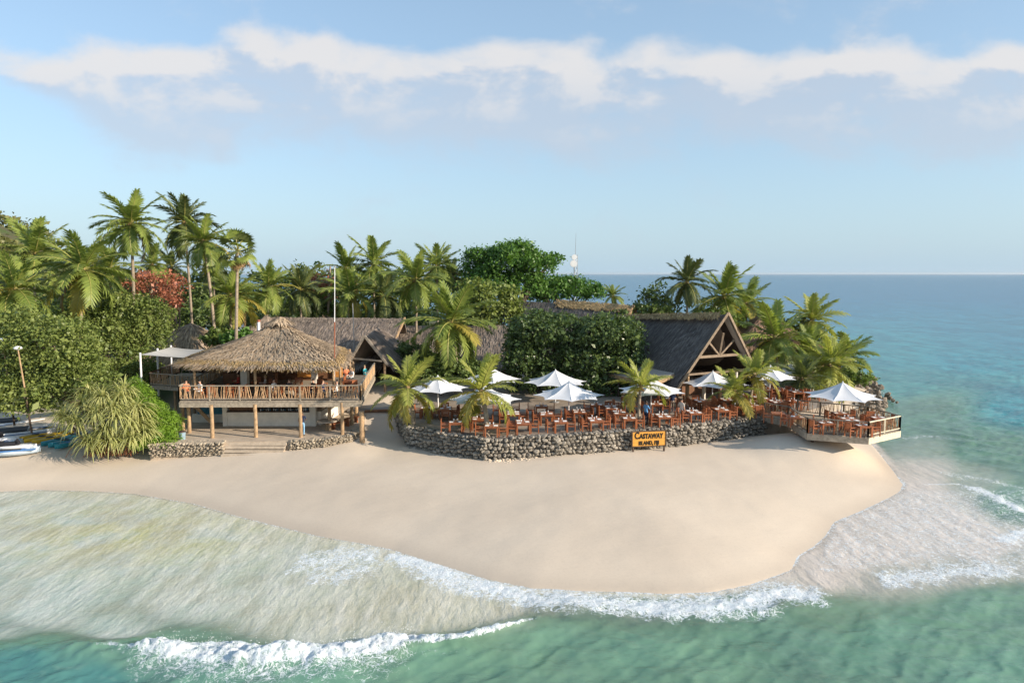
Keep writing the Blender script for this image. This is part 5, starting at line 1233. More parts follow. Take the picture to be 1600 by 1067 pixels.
umbrella('white umbrella partly behind the crossed palm pair near the hall', 1166, 582, TZ, 65.0, 2.0, rot=.25)
umbrella('white umbrella standing alone on the timber sea deck', 1317, 597, TZ + .04, 49.4, 2.72, rot=.12)

# ------------------------------------------------------------------ tables and chairs
def chair_proto(name, m, label='chair'):
    rt = thing(name, label, 'chair', (0, 0, 0))
    def bxs(n_, c, s_, tilt=None): b_ = MB(); b_.box(c, s_, tilt=tilt); return b_.build(n_, m, rt)
    bxs('seat', (0, 0, .43), (.52, .54, .06))
    bk = MB(); bk.box((-.27, 0, .93), (.045, .56, .09));  bk = bk.build('backrest', m, rt)
    for k in range(5): b_ = MB(); b_.box((-.262, -.2 + k * .1, .70), (.025, .075, .38)); b_.build('slat', m, bk)
    for s in (-1, 1):
        bxs('front_leg', (.24, s * .25, .31), (.06, .06, .62)); bxs('rear_leg', (-.27, s * .26, .47), (.06, .06, .94)); bxs('armrest', (-.01, s * .265, .645), (.58, .075, .045))
    return rt
def table_proto(name, w, d, m):
    rt = thing(name, 'table', 'table', (0, 0, 0))
    for k in range(5): b_ = MB(); b_.box(((k - 2) * w / 5, 0, .73), (w / 5 - .012, d, .045)); b_.build('top_board', m, rt)
    b_ = MB(); b_.box((0, 0, .66), (w - .16, d - .16, .09)); b_.build('apron', m, rt)
    for sx_ in (-1, 1):
        for sy in (-1, 1): b_ = MB(); b_.box((sx_ * (w / 2 - .08), sy * (d / 2 - .08), .355), (.09, .09, .71)); b_.build('leg', m, rt)
    return rt
CH = chair_proto('wooden_armchair', M_WOODRED); T1 = table_proto('dining_table', 1.0, 1.5, M_WOODRED); T0 = table_proto('small_dining_table', .95, .95, M_WOODRED)
napm = MB(); napm.box((0, 0, .009), (.34, .26, .018)); nap = napm.build('napkin', M_NAPKIN); NAPME = nap.data; bpy.data.objects.remove(nap)
gl_ = MB(); gl_.tube([(0, 0, 0), (0, 0, .008), (0, 0, .07), (0, 0, .10), (0, 0, .19)], [.035, .008, .008, .035, .04], 6); glo = gl_.build('wine_glass', plain('clear_glass', (.75, .78, .8), .1, .02, 2, .6)); GLME = glo.data; bpy.data.objects.remove(glo)
usedC = usedT1 = usedT0 = False
def place(proto, flag, loc, rz, label, group):
    return dup(proto, loc, rz, label, group)
def setting(u, v, nL, nR, desc, rz=0.0, z0=TZ, ends=0, long_=True, nap=True):
    c = P(u, v, z0 + .75); c.z = z0; d = 1.5 if (nL > 1 or nR > 1) else .95
    dup(T1 if d > 1 else T0, c, rz, 'red brown wooden table ' + desc, 'dining tables')
    rot = Matrix.Rotation(rz, 3, 'Z'); r_ = random.Random(int(u * 7 + v))
    def put(lx, ly, a, w): 
        q = c + rot @ Vector((lx, ly, 0)); dup(CH, q, rz + a + r_.uniform(-.16, .16), ('wooden armchair, %s, table ' % w) + desc, 'dining chairs')
    for s, n_, nm in ((-1, nL, 'left'), (1, nR, 'right')):
        for k in range(n_):
            y = 0 if n_ == 1 else (-.37 + .74 * k); w = nm + (' side' if n_ == 1 else (' front' if k == 0 else ' rear'))
            put(s * (.72 + r_.uniform(-.03, .10)), y, 0 if s < 0 else math.pi, w)
            if nap:
                q = c + rot @ Vector((s * .29, y, .7545)); o = bpy.data.objects.new('napkin', NAPME); COL.objects.link(o); o.location = q; o.rotation_euler = (0, 0, rz + math.pi / 2 + r_.uniform(-.1, .1))
                tag(o, ('white place mat, %s, table ' % w) + desc, 'place mat', 'white place mats')
                q = c + rot @ Vector((s * .12, y + .16, .7545)); o = bpy.data.objects.new('wine_glass', GLME); COL.objects.link(o); o.location = q
                tag(o, ('wine glass, %s, table ' % w) + desc, 'glass', 'wine glasses')
    if ends & 1: put(0, -(d / 2 + .28), math.pi / 2, 'near end')
    if ends & 2: put(0, d / 2 + .28, -math.pi / 2, 'far end')
SET = [
 (667, 637, 1, 1, 'in shade below the leftmost umbrella', 0, 2), (696, 638, 1, 2, 'just right of the leftmost umbrella pole', .1, 3), (712, 659, 1, 1, 'by the left terrace wall corner', .1, 0),
 (748, 653, 2, 1, 'behind the corner palm trunk', .05, 0), (768, 665, 1, 1, 'right beside the corner palm trunk', 0, 0), (735, 638, 1, 1, 'behind the corner palm under the umbrella', 0, 2),
 (790, 634, 1, 1, 'behind the umbrella with yellow fronds', 0, 2), (802, 645, 2, 2, 'second row right of the corner palm', 0, 0), (817, 659, 2, 1, 'front row right of the corner palm', .05, 0),
 (854, 646, 2, 1, 'left of the front overlapping umbrella pole', 0, 0), (876, 658, 1, 1, 'front row below the front overlapping umbrella', .05, 0), (846, 634, 1, 1, 'far back left of the overlapping umbrellas', 0, 0),
 (905, 642, 2, 2, 'right behind the front overlapping umbrella pole', 0, 0), (930, 655, 2, 1, 'front row right of the overlapping umbrellas', .08, 0), (932, 632, 1, 1, 'back row right of the overlapping umbrellas', 0, 0),
 (955, 636, 2, 2, 'third row left of the sign palm', 0, 2), (968, 644, 2, 1, 'second row left of the sign palm', 0, 0), (983, 653, 1, 1, 'front row left of the sign palm', .05, 0),
 (980, 628, 1, 1, 'far back left of the sign palm', 0, 2), (1036, 649, 2, 2, 'between the man in blue and the stone wall sign', .05, 0), (1026, 631, 1, 1, 'behind the man in blue', 0, 2),
 (1048, 622, 1, 1, 'far back behind the person in dark shirt', 0, 2), (1084, 643, 2, 2, 'right of the person carrying a bag', .08, 0), (1096, 626, 2, 2, 'left of the gable umbrella pole', .1, 3),
 (1126, 639, 1, 2, 'front row below the gable umbrella', .08, 0), (1136, 624, 2, 2, 'right of the gable umbrella pole', 0, 0), (1152, 634, 1, 1, 'just left of the crossed palms', 0, 0),
 (1178, 634, 1, 1, 'just right of the crossed palms', .1, 1), (1160, 618, 2, 1, 'behind the crossed palms', 0, 2), (1188, 621, 2, 2, 'second row right of the crossed palms', .05, 0),
 (1214, 627, 2, 2, 'below the umbrella right of the crossed palms', .05, 1), (1219, 609, 2, 2, 'third row below the palm grove', .05, 2), (1243, 611, 2, 2, 'deep in the shade of the palm grove', .05, 2),
 (1240, 626, 1, 1, 'at the back gate of the sea deck', 0, 0), (1196, 609, 1, 1, 'behind the umbrella right of the crossed palms', 0, 2), (1270, 612, 1, 1, 'beside the small dark palm', 0, 0)]
for u, v, nl, nr, ds, rz, en in SET: setting(u, v, nl, nr, ds, rz, TZ, en)
DK = TZ + .045
for u, v, nl, nr, ds, rz, en in [(1216, 645, 1, 1, 'on the narrow neck of the sea deck', -.3, 0), (1246, 651, 1, 1, 'on the left bend of the sea deck', -.5, 0), (1328, 655, 2, 2, 'in the middle of the sea deck', 0, 0),
                                 (1348, 664, 1, 1, 'at the front rail of the sea deck', .1, 0), (1372, 652, 1, 1, 'at the right rail of the sea deck', 0, 2), (1312, 645, 1, 1, 'behind the sea deck umbrella pole', 0, 0), (1290, 660, 1, 1, 'on the sea deck left of the umbrella', .1, 0)]:
    setting(u, v, nl, nr, ds, rz, DK, en, nap=(u not in (1216,)))
BZ = DZ
for i, (x, y, a) in enumerate([(-22.7, 49.2, 1.4), (-22.0, 49.4, 1.8), (-20.6, 49.5, 0), (-19.7, 49.4, 3.1), (-17.9, 49.6, 0.1), (-17.0, 49.3, 3.0), (-15.9, 49.5, .2), (-15.0, 49.3, 3.1), (-14.1, 49.4, 0), (-13.2, 49.2, 3.0), (-12.2, 51.5, 2.6), (-12.9, 53.2, 0), (-18.4, 51.7, -1.5), (-20.0, 52.8, -1.5), (-16.6, 52.4, -1.5), (-14.6, 52.0, 1.0)]):
    dup(CH, (x, y, BZ), a, 'wooden armchair on the bar balcony, number %s from its left end' % ['one', 'two', 'three', 'four', 'five', 'six', 'seven', 'eight', 'nine', 'ten', 'eleven', 'twelve', 'thirteen', 'fourteen', 'fifteen', 'sixteen'][i], 'chairs on the bar balcony')
for i, (x, y) in enumerate([(-20.15, 49.6), (-17.45, 49.6), (-15.4, 49.6), (-13.6, 49.5), (-12.6, 52.4)]):
    dup(T0, (x, y, BZ), 0, 'square wooden table on the bar balcony, %s from its left end' % ['first', 'second', 'third', 'fourth', 'fifth'][i], 'tables on the bar balcony')
for pr in (CH, T1, T0):
    for ch in list(pr.children):
        for g in list(ch.children): bpy.data.objects.remove(g)
        bpy.data.objects.remove(ch)
    bpy.data.objects.remove(pr)

# ------------------------------------------------------------------ people
def body_mesh(J, seed=0):
    E = [('pel', 'sp'), ('sp', 'ch'), ('ch', 'nk'), ('nk', 'hb'), ('hb', 'ht')]
    for s in 'LR': E += [('ch', 'sh' + s), ('sh' + s, 'el' + s), ('el' + s, 'wr' + s), ('wr' + s, 'ha' + s), ('pel', 'hi' + s), ('hi' + s, 'kn' + s), ('kn' + s, 'an' + s), ('an' + s, 'to' + s)]
    RAD = dict(pel=.15, sp=.135, ch=.15, nk=.055, hb=.08, ht=.085, sh=.068, el=.045, wr=.032, ha=.036, hi=.095, kn=.06, an=.042, to=.038)
    ks = list(J); me = bpy.data.meshes.new('b'); me.from_pydata([J[k] for k in ks], [(ks.index(a), ks.index(b)) for a, b in E], [])
    ob = bpy.data.objects.new('b', me); COL.objects.link(ob); mo = ob.modifiers.new('s', 'SKIN'); mo.use_smooth_shade = True
    for i, k in enumerate(ks):
        r_ = RAD.get(k, RAD.get(k[:2], .05)); me.skin_vertices[0].data[i].radius = (r_, r_ * (.72 if k in ('pel', 'sp', 'ch') else 1)); me.skin_vertices[0].data[i].use_root = (k == 'pel')
    ob.modifiers.new('d', 'SUBSURF').levels = 1
    dg = bpy.context.evaluated_depsgraph_get(); out = bpy.data.meshes.new_from_object(ob.evaluated_get(dg)); bpy.data.objects.remove(ob)
    bm = bmesh.new(); bm.from_mesh(out)
    def finger(a, b, r_):
        d = (b - a).normalized(); s_ = d.orthogonal().normalized(); t_ = d.cross(s_); vs = [bm.verts.new(a + (s_ * math.cos(q) + t_ * math.sin(q)) * r_) for q in (0, 2.1, 4.2)]; m1 = a.lerp(b, .55) + Vector((0, 0, -.004)); v2 = [bm.verts.new(m1 + (s_ * math.cos(q) + t_ * math.sin(q)) * r_ * .85) for q in (0, 2.1, 4.2)]; tp = bm.verts.new(b)
        for k in range(3): bm.faces.new((vs[k], vs[(k + 1) % 3], v2[(k + 1) % 3], v2[k])); bm.faces.new((v2[k], v2[(k + 1) % 3], tp))
    for s in 'LR':
        w = Vector(J['wr' + s]); h = Vector(J['ha' + s]); d = (h - w).normalized(); sd_ = d.cross(Vector((1, 0, 0))).normalized()
        for k, ln in enumerate((.075, .088, .08, .06)): finger(h + sd_ * (k - 1.5) * .02 + d * .02, h + sd_ * (k - 1.5) * .024 + d * (.02 + ln) + Vector((0, 0, -.012)), .010)
        finger(w.lerp(h, .6) + sd_ * -.03, h + sd_ * -.062 + d * .02, .011)
    hb = Vector(J['hb']); ht = Vector(J['ht']); fc = (Vector((0, -1, 0)) - (ht - hb).normalized() * Vector((0, -1, 0)).dot((ht - hb).normalized())).normalized(); mc = hb.lerp(ht, .45); sx_ = Vector((1, 0, 0))
    a = [bm.verts.new(mc + fc * .075 + sx_ * .016 + Vector((0, 0, -.02))), bm.verts.new(mc + fc * .075 - sx_ * .016 + Vector((0, 0, -.02))), bm.verts.new(mc + fc * .078 + Vector((0, 0, .035))), bm.verts.new(mc + fc * .112 + Vector((0, 0, -.014)))]
    for q in ((0, 2, 3), (2, 1, 3), (1, 0, 3)): bm.faces.new([a[i] for i in q])
    for s in (-1, 1):
        e = mc + sx_ * s * .086; q = [bm.verts.new(e + Vector((0, y, z))) for y, z in ((-.02, .03), (.02, .02), (.012, -.03), (-.012, -.025))]; t2 = bm.verts.new(e + sx_ * s * .015)
        for k in range(4): bm.faces.new((q[k], q[(k + 1) % 4], t2))
    bm.to_mesh(out); bm.free(); return out
def joints(kind):
    J = dict(pel=(0, 0, .96), sp=(0, .01, 1.16), ch=(0, 0, 1.36), nk=(0, 0, 1.52), hb=(0, -.015, 1.60), ht=(0, -.015, 1.72))
    for s, k in (('L', 1), ('R', -1)):
        J['sh' + s] = (k * .18, 0, 1.42); J['el' + s] = (k * .25, .03, 1.14); J['wr' + s] = (k * .25, -.07, .92); J['ha' + s] = (k * .24, -.10, .84)
        J['hi' + s] = (k * .095, 0, .90); J['kn' + s] = (k * .10, -.02 - .05 * k * (kind == 'walk'), .50); J['an' + s] = (k * .10, .03 + .12 * k * (kind == 'walk'), .08); J['to' + s] = (k * .11, -.12 + .12 * k * (kind == 'walk'), .04)
    if kind == 'sit':
        for a in ('pel', 'sp', 'ch', 'nk', 'hb', 'ht', 'shL', 'shR'): x, y, z = J[a]; J[a] = (x, y + (.0 if a == 'pel' else .02), z - .42)
        for s, k in (('L', 1), ('R', -1)):
            J['el' + s] = (k * .25, -.04, .74); J['wr' + s] = (k * .18, -.26, .74); J['ha' + s] = (k * .15, -.34, .75)
            J['hi' + s] = (k * .10, -.02, .52); J['kn' + s] = (k * .12, -.44, .50); J['an' + s] = (k * .12, -.42, .09); J['to' + s] = (k * .12, -.57, .04)
    if kind == 'lean':
        J['elR'] = (-.24, -.12, 1.16); J['wrR'] = (-.16, -.30, 1.10); J['haR'] = (-.13, -.38, 1.10)
    return J
BODY = {k: body_mesh(joints(k)) for k in ('stand', 'walk', 'sit', 'lean')}
HAIRM = [plain('dark_hair', (.02, .016, .013), .5, .1), plain('brown_hair', (.09, .05, .028), .5, .1), plain('fair_hair', (.35, .25, .13), .5, .1)]
def person(label, loc, rz, pose, shirt, trous, skin=0, hair=0, long_=False, skirt=False, bag=None, sc=1.0):
    rt = thing('person', label, 'person', loc, 'people at the bar and on the terrace'); rt.rotation_euler = (0, 0, rz); rt.scale = (sc,) * 3
    J = joints(pose); me = BODY[pose].copy(); me.materials.clear()
    for m in (M_SKIN[skin], shirt, trous, M_DARKWOOD): me.materials.append(m)
    zc = J['pel'][2] + .02; zn = J['nk'][2] - .045; el = .30
    for p in me.polygons:
        c = p.center; i = 0
        if pose == 'sit':
            arm = abs(c.x) > .16 and c.y < -.10 and c.z > .64
            if zc < c.z < zn and not arm: i = 1
            elif c.z <= zc and c.y > -.58 and c.z > .13: i = 2
            elif c.z <= .13: i = 3
        else:
            arm = abs(c.x) > .205 and c.z < 1.22 or (c.y < -.16 and c.z > 1.0)
            if zc < c.z < zn and not arm: i = 1
            elif c.z <= zc and not arm: i = 2 if c.z > (.50 if skirt else .12) else (3 if c.z < .09 else 0)
        p.material_index = i
    b = link('body', me, rt)
    hb, ht = Vector(J['hb']), Vector(J['ht']); hc = hb.lerp(ht, .62) + Vector((0, .018, .01)); mb = MB(); vs = []; fs = []
    for j in range(6):
        th = math.pi * .56 * j / 5
        for i in range(10):
            a = 2 * math.pi * i / 10; front = max(0, -math.sin(a)); q = th * (1 - .45 * front); vs.append((hc.x + .098 * math.sin(q) * math.cos(a), hc.y + .108 * math.sin(q) * math.sin(a), hc.z + .105 * math.cos(q) - (.14 if long_ and j == 5 and front < .3 else 0)))
    for j in range(5):
        for i in range(10): fs.append((j * 10 + i, j * 10 + (i + 1) % 10, (j + 1) * 10 + (i + 1) % 10, (j + 1) * 10 + i))
    mb.add(vs, fs); o = mb.build('hair', HAIRM[hair]); o.parent = rt; o.data.polygons.foreach_set('use_smooth', [True] * len(o.data.polygons))
    for s in (-1, 1):
        mb = MB(); q = hb.lerp(ht, .52) + Vector((s * .032, -.083, 0)); mb.box(tuple(q), (.02, .012, .011)); mb.build('eye', HAIRM[0]).parent = rt
    mb = MB(); q = hb.lerp(ht, .1) + Vector((0, -.082, 0)); mb.box(tuple(q), (.045, .01, .012)); mb.build('mouth', plain('lip_red', (.35, .1, .08), .5)).parent = rt
    if bag:
        mb = MB(); mb.box((.30, 0, .92), (.12, .3, .26)); o = mb.build('shoulder_bag', bag); o.parent = rt
    return rt
cB = cloth('sky_blue', (.12, .30, .55)); cN = cloth('navy', (.02, .03, .07)); cW = cloth('white', (.75, .74, .72)); cK = cloth('charcoal', (.03, .03, .035)); cT = cloth('teal', (.05, .32, .36)); cR = cloth('red', (.5, .06, .04)); cP = cloth('pale_grey', (.50, .47, .43)); cO = cloth('coral', (.60, .2, .1)); cS = cloth('stone', (.35, .3, .24)); cLB = cloth('light_blue', (.25, .45, .65))
q = P(1009, 664, TZ); person('person in pale blue shirt and navy trousers standing behind the sign palm', (q.x, q.y, TZ), 2.2, 'lean', cB, cN, 1, 0)
q = P(1050, 645, TZ); person('person in dark navy shirt and beige shorts standing between the tables', (q.x, q.y, TZ), 3.0, 'stand', cN, cS, 0, 1, skirt=True)
q = P(1064, 660, TZ); person('person in pale clothes with an orange shoulder bag walking by the wall', (q.x, q.y, TZ), 2.4, 'walk', cP, cP, 0, 0, bag=cO)
q = P(473, 681, GZ); person('person in dark top and light blue skirt standing at the ground floor counter', (q.x, q.y, GZ), math.pi, 'lean', cN, cLB, 1, 0)
seats = [(291, 604, 48.9, 'coral shirt seated at the left end of the balcony rail', cO, 0), (312, 600, 48.9, 'white shirt seated near the left end of the balcony', cW, 0), (428, 598, 49.4, 'white shirt seated at the middle of the balcony', cW, 0),
         (414, 594, 51.5, 'pale shirt seated further back in the middle of the bar', cP, 2), (452, 597, 49.4, 'black shirt seated right of the white shirted guest', cK, 1), (489, 597, 49.4, 'dark shirt seated beside the pale pillar on the balcony', cK, 0),
         (505, 599, 49.0, 'charcoal top seated low at the balcony rail right of the pillar', cN, 1), (526, 600, 49.0, 'white top seated near the right front balcony corner', cW, 0), (541, 578, 56.5, 'coral top seated far back on the right balcony', cO, 2),
         (549, 576, 55.5, 'white top seated on the open right balcony', cW, 2), (570, 576, 57.0, 'teal shirt seated beside the right balcony rail', cT, 2), (372, 594, 52.5, 'red top seated in the dark left part of the bar', cR, 0)]
for i, (u, v, D, lab, c_, h_) in enumerate(seats):
    q = PD(u, v, D); person('person in ' + lab, (q.x, D, DZ), [.6, -.5, 1.2, -1.3][i % 4], 'sit', c_, cK if i % 2 else cS, 0, h_, long_=i % 3 == 0)

# ------------------------------------------------------------------ sign
a = P(986, 699, 1.2); D = 46.15; c = PD(1014, 685, D); rzs = .17
sg = thing('island_sign', 'yellow wooden sign with black lettering on short posts before the stone wall', 'sign', (c.x, c.y, 1.15)); sg.rotation_euler = (0, 0, rzs)
hz = c.z - 1.15
M_YEL = plain('amber_sign_board', (.62, .30, .055), .5, .12, 2, .3, stretch=(1, 1, 4)); M_BLK = plain('black_sign_paint', (.012, .010, .009), .5, .1)
def loc_build(mb, nm, m, par): o = mb.build(nm, m); o.parent = par; return o
for k in range(4): m_ = MB(); m_.box((0, 0, hz + (k - 1.5) * .255), (2.36, .05, .249)); loc_build(m_, 'board', M_YEL, sg)
for z, w in ((.53, 2.5), (-.53, 2.5)): m_ = MB(); m_.box((0, -.012, hz + z), (w, .09, .07)); loc_build(m_, 'frame_rail', M_DARKWOOD, sg)
for s in (-1, 1):
    m_ = MB(); m_.box((s * 1.22, -.012, hz), (.07, .088, .99)); loc_build(m_, 'frame_rail', M_DARKWOOD, sg)
    m_ = MB(); m_.box((s * 1.12, .03, hz / 2 - .33), (.10, .10, max(.3, hz + .05 - .1))); loc_build(m_, 'sign_post', M_DARKWOOD, sg)
def text(s, size, x, z, par, off=.012):
    cu = bpy.data.curves.new('t', 'FONT'); cu.body = s; cu.size = size; cu.extrude = .012; cu.offset = off; cu.align_x = 'LEFT'; cu.resolution_u = 3
    ob = bpy.data.objects.new('t', cu); COL.objects.link(ob); dg = bpy.context.evaluated_depsgraph_get(); me = bpy.data.meshes.new_from_object(ob.evaluated_get(dg)); w = ob.dimensions.x; bpy.data.objects.remove(ob)
    me.materials.clear(); me.materials.append(M_BLK); o = link('lettering', me, par); o.rotation_euler = (math.pi / 2, 0, 0); o.location = (x, -.040, z); return o, w
xs = []
def line(parts, z, total):
    obs = []; w = 0
    for s, size in parts: o, ww = text(s, size, 0, z, sg, .016 if size > .4 else .014); obs.append((o, w)); w += (max(v.co.x for v in o.data.vertices)) + .035
    k = total / w
    for o, x in obs: o.location.x = -total / 2 + x * k; o.scale = (k, 1, 1)
line([('C', .66), ('ASTAWAY', .48)], hz + .02, 2.1); line([('ISLAND, FIJI', .38)], hz - .42, 1.5)

# ------------------------------------------------------------------ poles, mast, lamps
def pole(name, label, cat, u0, v0, u1, v1, D, r0, r1, m, zadd=0.0, group=None):
    a = PD(u0, v0, D); b = PD(u1, v1, D); rt = thing(name, label, cat, a, group); m_ = MB(); m_.tube([a, a.lerp(b, .5), b], [r0, (r0 + r1) / 2, r1], 8); m_.build('pole', m, rt); return rt, a, b
rt, a, b = pole('flagpole', 'tall slim white flagpole rising through the bar roof edge', 'flagpole', 522.5, 628, 523, 418, 50.2, .042, .026, M_WHITE); m_ = MB(); m_.tube([b, b + Vector((0, 0, .12))], .06, 8); m_.build('finial', M_STEEL, rt); m_ = MB(); m_.tube([a.lerp(b, .25), a.lerp(b, .6)], .045, 8); m_.build('red_band', M_RED, rt)
pole('bare_trunk', 'bare pale leaning trunk left of the tall flagpole', 'tree trunk', 511, 520, 516, 416, 79, .16, .10, M_TRUNK)
pole('slim_pole', 'thin grey pole standing before the long hall roof', 'pole', 554, 560, 551, 474, 64, .05, .03, M_STEEL)
ms = thing('antenna_mast', 'lattice antenna mast with two white dishes and a whip aerial', 'mast', (*PD(898, 470, 96)[:2], 6)); a = PD(898, 500, 96); b = PD(899, 398, 96)
for k in range(3):
    an = k * 2.094; o_ = Vector((math.cos(an), math.sin(an), 0)) * .28; m_ = MB(); m_.tube([Vector((a.x, 96, 2.3)) + o_, b + o_], .05, 5); m_.build('mast_leg', M_STEEL, ms)
m_ = MB()
for k in range(16):
    z0_ = lerp(4, b.z - .6, k / 16); z1_ = lerp(4, b.z - .6, (k + 1) / 16)
    for q in range(3):
        a1 = q * 2.094; a2 = (q + 1) * 2.094; m_.bar((b.x + .28 * math.cos(a1), 96 + .28 * math.sin(a1), z0_), (b.x + .28 * math.cos(a2), 96 + .28 * math.sin(a2), z1_), .035, .035)
tag(m_.build('lattice', M_STEEL, ms), kind='stuff')
m_ = MB(); m_.tube([b, PD(900, 365, 96)], [.04, .02], 6); m_.build('whip_aerial', M_STEEL, ms)
for (u, v, r_) in ((897, 402, .38), (896, 412, .5), (902, 447, .25)):
    c = PD(u, v, 95.6); m_ = MB(); m_.tube([c + Vector((0, -.45, 0)), c + Vector((0, -.32, 0)), c, c + Vector((0, .2, 0))], [r_ * .98, r_, r_, r_ * .4], 16); m_.build('dish', M_WHITE, ms, smooth=False)
for (u0, v0, u1, v1, lab, bz) in ((49, 668, 28, 546, 'leaning lamp post with white head beside the beached boats', 1.2), (22, 656, 4, 533, 'lamp post with white head at the left edge of the photo', 1.3)):
    D = 47.5 if u0 > 30 else 49; a = PD(u0, v0, D); b = PD(u1, v1, D); rt = thing('lamp_post', lab, 'lamp post', a, 'lamp posts by the boats'); md = a.lerp(b, .52)
    m_ = MB(); m_.tube([a - Vector((0, 0, .4)), md], [.07, .06], 8); m_.build('lower_pole', M_DARKWOOD, rt); m_ = MB(); m_.tube([md, b], [.058, .045], 8); m_.build('upper_pole', M_POLE, rt)
    m_ = MB(); m_.tube([b + Vector((0, 0, -.04)), b + Vector((0, 0, .06)), b + Vector((0, 0, .17)), b + Vector((0, 0, .24))], [.10, .27, .24, .08], 14); m_.build('lamp_head', M_WHITE, rt)
# white umbrellas and a bin in the background left
for u, v, D, lab in ((322, 512, 76, 'small white umbrella in the garden behind the little hut'), (380, 506, 78, 'small white umbrella in the garden right of the fan palm trunk')):
    umbrella(lab, u, v, 5.2, D, 1.5, rot=.2, group='small white umbrellas in the garden')
q = P(285, 686, GZ); bn = thing('rubbish_bin', 'small blue grey bin with dark lid at the left edge of the bar floor', 'bin', (q.x, q.y, GZ)); m_ = MB(); m_.tube([q, q + Vector((0, 0, .5))], [.2, .23], 12); m_.build('body', plain('blue_grey_plastic', (.25, .35, .42), .5, .1), bn); m_ = MB(); m_.tube([q + Vector((0, 0, .502)), q + Vector((0, 0, .58))], [.25, .22], 12); m_.build('lid', M_DARKWOOD, bn)
q = P(512, 672, GZ); tb = thing('round_table', 'low round table on the bar floor right of the counter', 'table', (q.x, q.y, GZ)); m_ = MB(); m_.tube([(q.x, q.y, GZ + .68), (q.x, q.y, GZ + .74)], .75, 18); m_.build('table_top', M_SANDSTEP, tb); m_ = MB(); m_.tube([(q.x, q.y, GZ), (q.x, q.y, GZ + .68)], [.2, .12], 8); m_.build('pedestal', M_POLE, tb)
for k, (u, v) in enumerate(((532, 668), (546, 662))):
    q = P(u, v, GZ); bnch = thing('bench', 'low timber bench on the bar floor, %s of two by the right posts' % ('front' if k == 0 else 'rear'), 'bench', (q.x, q.y, GZ)); m_ = MB(); m_.box((q.x, q.y, GZ + .43), (1.6, .42, .07), rot=.9); m_.build('seat', M_WOODRED, bnch)
    for s in (-1, 1): m_ = MB(); m_.box((q.x + s * .4, q.y + s * .5, GZ + .2), (.1, .36, .4), rot=.9); m_.build('leg', M_WOODRED, bnch)

# ------------------------------------------------------------------ boats on the beach, left
def hull_mb(L, w, h, n=12, rock=.12, flat=.5):
    mb = MB(); rows_ = []
    for i in range(n + 1):
        f = i / n; x = (f - .5) * L; k = (1 - abs(2 * f - 1) ** 2.4); ww = max(w * .5 * k ** .7, .01); zz = rock * h * 3 * (2 * f - 1) ** 2; rows_.append([(x, -ww, h + zz), (x, -ww * .9, h * .55 + zz), (x, -ww * flat, zz), (x, ww * flat, zz), (x, ww * .9, h * .55 + zz), (x, ww, h + zz), (x, ww * .6, h * 1.08 + zz), (x, -ww * .6, h * 1.08 + zz)])
    vs = [p for r_ in rows_ for p in r_]; fs = [(i * 8 + k, i * 8 + (k + 1) % 8, (i + 1) * 8 + (k + 1) % 8, (i + 1) * 8 + k) for i in range(n) for k in range(8)] + [tuple(range(8))[::-1], tuple(range(n * 8, n * 8 + 8))]
    mb.add(vs, fs); return mb
def at(rt, mb, nm, m, off=(0, 0, 0), rz=0, smooth=True):
    o = mb.build(nm, m, smooth=smooth); o.parent = rt; o.location = off; o.rotation_euler = (0, 0, rz); return o
M_YK = plain('yellow_plastic', (.66, .42, .03), .45, .08); M_TK = plain('teal_plastic', (.03, .24, .30), .45, .1); M_BK = plain('black_mesh', (.02, .02, .025), .7); M_BLS = plain('blue_stripe', (.06, .18, .42), .4); M_CAP = plain('pale_blue_hull', (.55, .66, .76), .4, .05)
def kayak(label, u, v, rz, m, group, tilt=0):
    q = P(u, v, 1.15); rt = thing('kayak', label, 'kayak', (q.x, q.y, 1.12), group); at(rt, hull_mb(3.3, .74, .30, rock=.10), 'hull', m)
    mb = MB(); mb.tube([(0, 0, .30), (0, 0, .335)], .25, 12); at(rt, mb, 'seat_well', M_BK, (-.3, 0, .02), smooth=False); mb = MB(); mb.tube([(0, 0, .30), (0, 0, .335)], .16, 10); at(rt, mb, 'hatch', M_BK, (.95, 0, .03), smooth=False)
    rt.rotation_euler = (tilt, 0, rz); return rt
for k, (u, v) in enumerate(((62, 683), (72, 686), (84, 688), (51, 680))): kayak('yellow sit on top kayak, %s of the row beside the catamarans' % ['second', 'third', 'last', 'first'][k], u, v, 1.25, M_YK, 'yellow kayaks on the beach')
for k, (u, v) in enumerate(((97, 690), (108, 692), (118, 694))): kayak('teal kayak beside the pandanus, %s from the yellow row' % ['first', 'second', 'third'][k], u, v, 1.3, M_TK, 'teal kayaks on the beach')
kayak('pale blue kayak lying crossways behind the yellow row', 82, 668, .1, M_CAP, 'pale kayaks on the beach'); kayak('yellow kayak at the left edge beneath the lamp post', 8, 656, .15, M_YK, 'pale kayaks on the beach')
kayak('deep blue kayak standing half under the pandanus leaves', 138, 690, 1.2, M_BLS, 'pale kayaks on the beach')
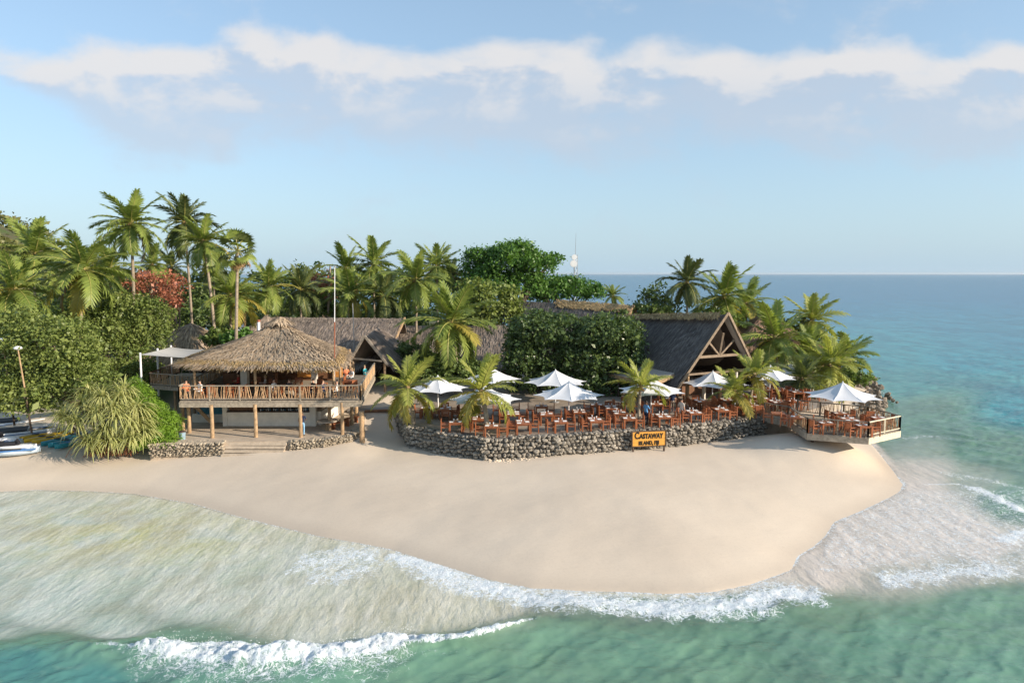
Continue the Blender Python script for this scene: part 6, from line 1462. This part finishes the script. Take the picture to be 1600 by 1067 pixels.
def catamaran(label, u, v, rz):
    q = P(u, v, 1.2); rt = thing('catamaran', label, 'catamaran', (q.x, q.y, 1.15), 'small catamarans on the beach')
    for s in (-1, 1):
        h_ = at(rt, hull_mb(4.8, .36, .48, rock=.07, flat=.3), 'hull', M_WHITE, (0, s * 1.0, 0)); mb = MB(); mb.box((0, 0, .40), (3.6, .365, .07)); o = mb.build('stripe', M_BLS); o.parent = h_
        mb = MB(); mb.box((-2.45, s * 1.0, .30), (.06, .05, .55)); at(rt, mb, 'rudder', M_BK, smooth=False)
    mb = MB(); mb.box((-.4, 0, .60), (2.0, 1.75, .035)); at(rt, mb, 'trampoline', M_BK, smooth=False)
    for x in (-1.42, .63): mb = MB(); mb.tube([(x, -1.05, .58), (x, 1.05, .58)], .05, 8); at(rt, mb, 'crossbeam', M_STEEL)
    rt.rotation_euler = (0, 0, rz); return rt
catamaran('white catamaran with blue stripes nearest the yellow kayaks', 30, 681, .55); catamaran('white catamaran pulled up further back by the lamp posts', 16, 666, .55)
def jetski(label, u, v, rz):
    q = P(u, v, 1.0); rt = thing('jet_ski', label, 'jet ski', (q.x, q.y, .98), 'jet skis on the sand'); at(rt, hull_mb(3.0, 1.1, .38, rock=.10), 'hull', M_CAP); mb = MB(); mb.box((-.5, 0, .425), (1.9, .96, .05)); at(rt, mb, 'footwell', M_BK, smooth=False)
    mb = hull_mb(2.3, .80, .26, rock=.0); at(rt, mb, 'deck', M_WHITE, (.15, 0, .40)); mb = MB(); mb.box((-.55, 0, .80), (1.25, .38, .24)); mb.box((-1.0, 0, .93), (.35, .34, .1)); at(rt, mb, 'seat', M_BK, smooth=False)
    mb = MB(); mb.bar((.25, 0, .70), (.12, 0, 1.02), .16, .22); at(rt, mb, 'steering_column', M_BK, smooth=False); mb = MB(); mb.tube([(.1, -.36, 1.03), (.16, 0, 1.05), (.1, .36, 1.03)], .025, 6); at(rt, mb, 'handlebar', M_BK)
    mb = MB(); mb.box((.2, 0, .40), (2.2, 1.165, .07)); at(rt, mb, 'stripe', M_BLS, smooth=False); mb = MB(); mb.add([(.28, -.26, .88), (.28, .26, .88), (.12, .22, 1.08), (.12, -.22, 1.08)], [(0, 1, 2, 3)]); at(rt, mb, 'windscreen', M_BK, smooth=False)
    rt.rotation_euler = (0, 0, rz); return rt
jetski('white jet ski lying nearest the water at the left edge', 24, 710, .35); jetski('white jet ski with dark seat just behind the nearest one', -2, 698, .35)

# ------------------------------------------------------------------ sea air
hz_ = MB(); hz_.box((0, 0, 10.5), (66000, 66000, 47)); hzo = hz_.build('haze', mat('sea_haze', lambda t: N(t, 'ShaderNodeBsdfDiffuse').outputs[0]))
hm = hzo.data.materials[0]; t = hm.node_tree; t.nodes.clear(); vo_ = N(t, 'ShaderNodeVolumePrincipled', {'Color': (.80, .87, .93, 1), 'Density': 0.00004, 'Anisotropy': .2}); ot = t.nodes.new('ShaderNodeOutputMaterial'); t.links.new(vo_.outputs[0], ot.inputs['Volume'])
tag(hzo, 'thin humid sea air that pales the far horizon', 'haze', kind='stuff')
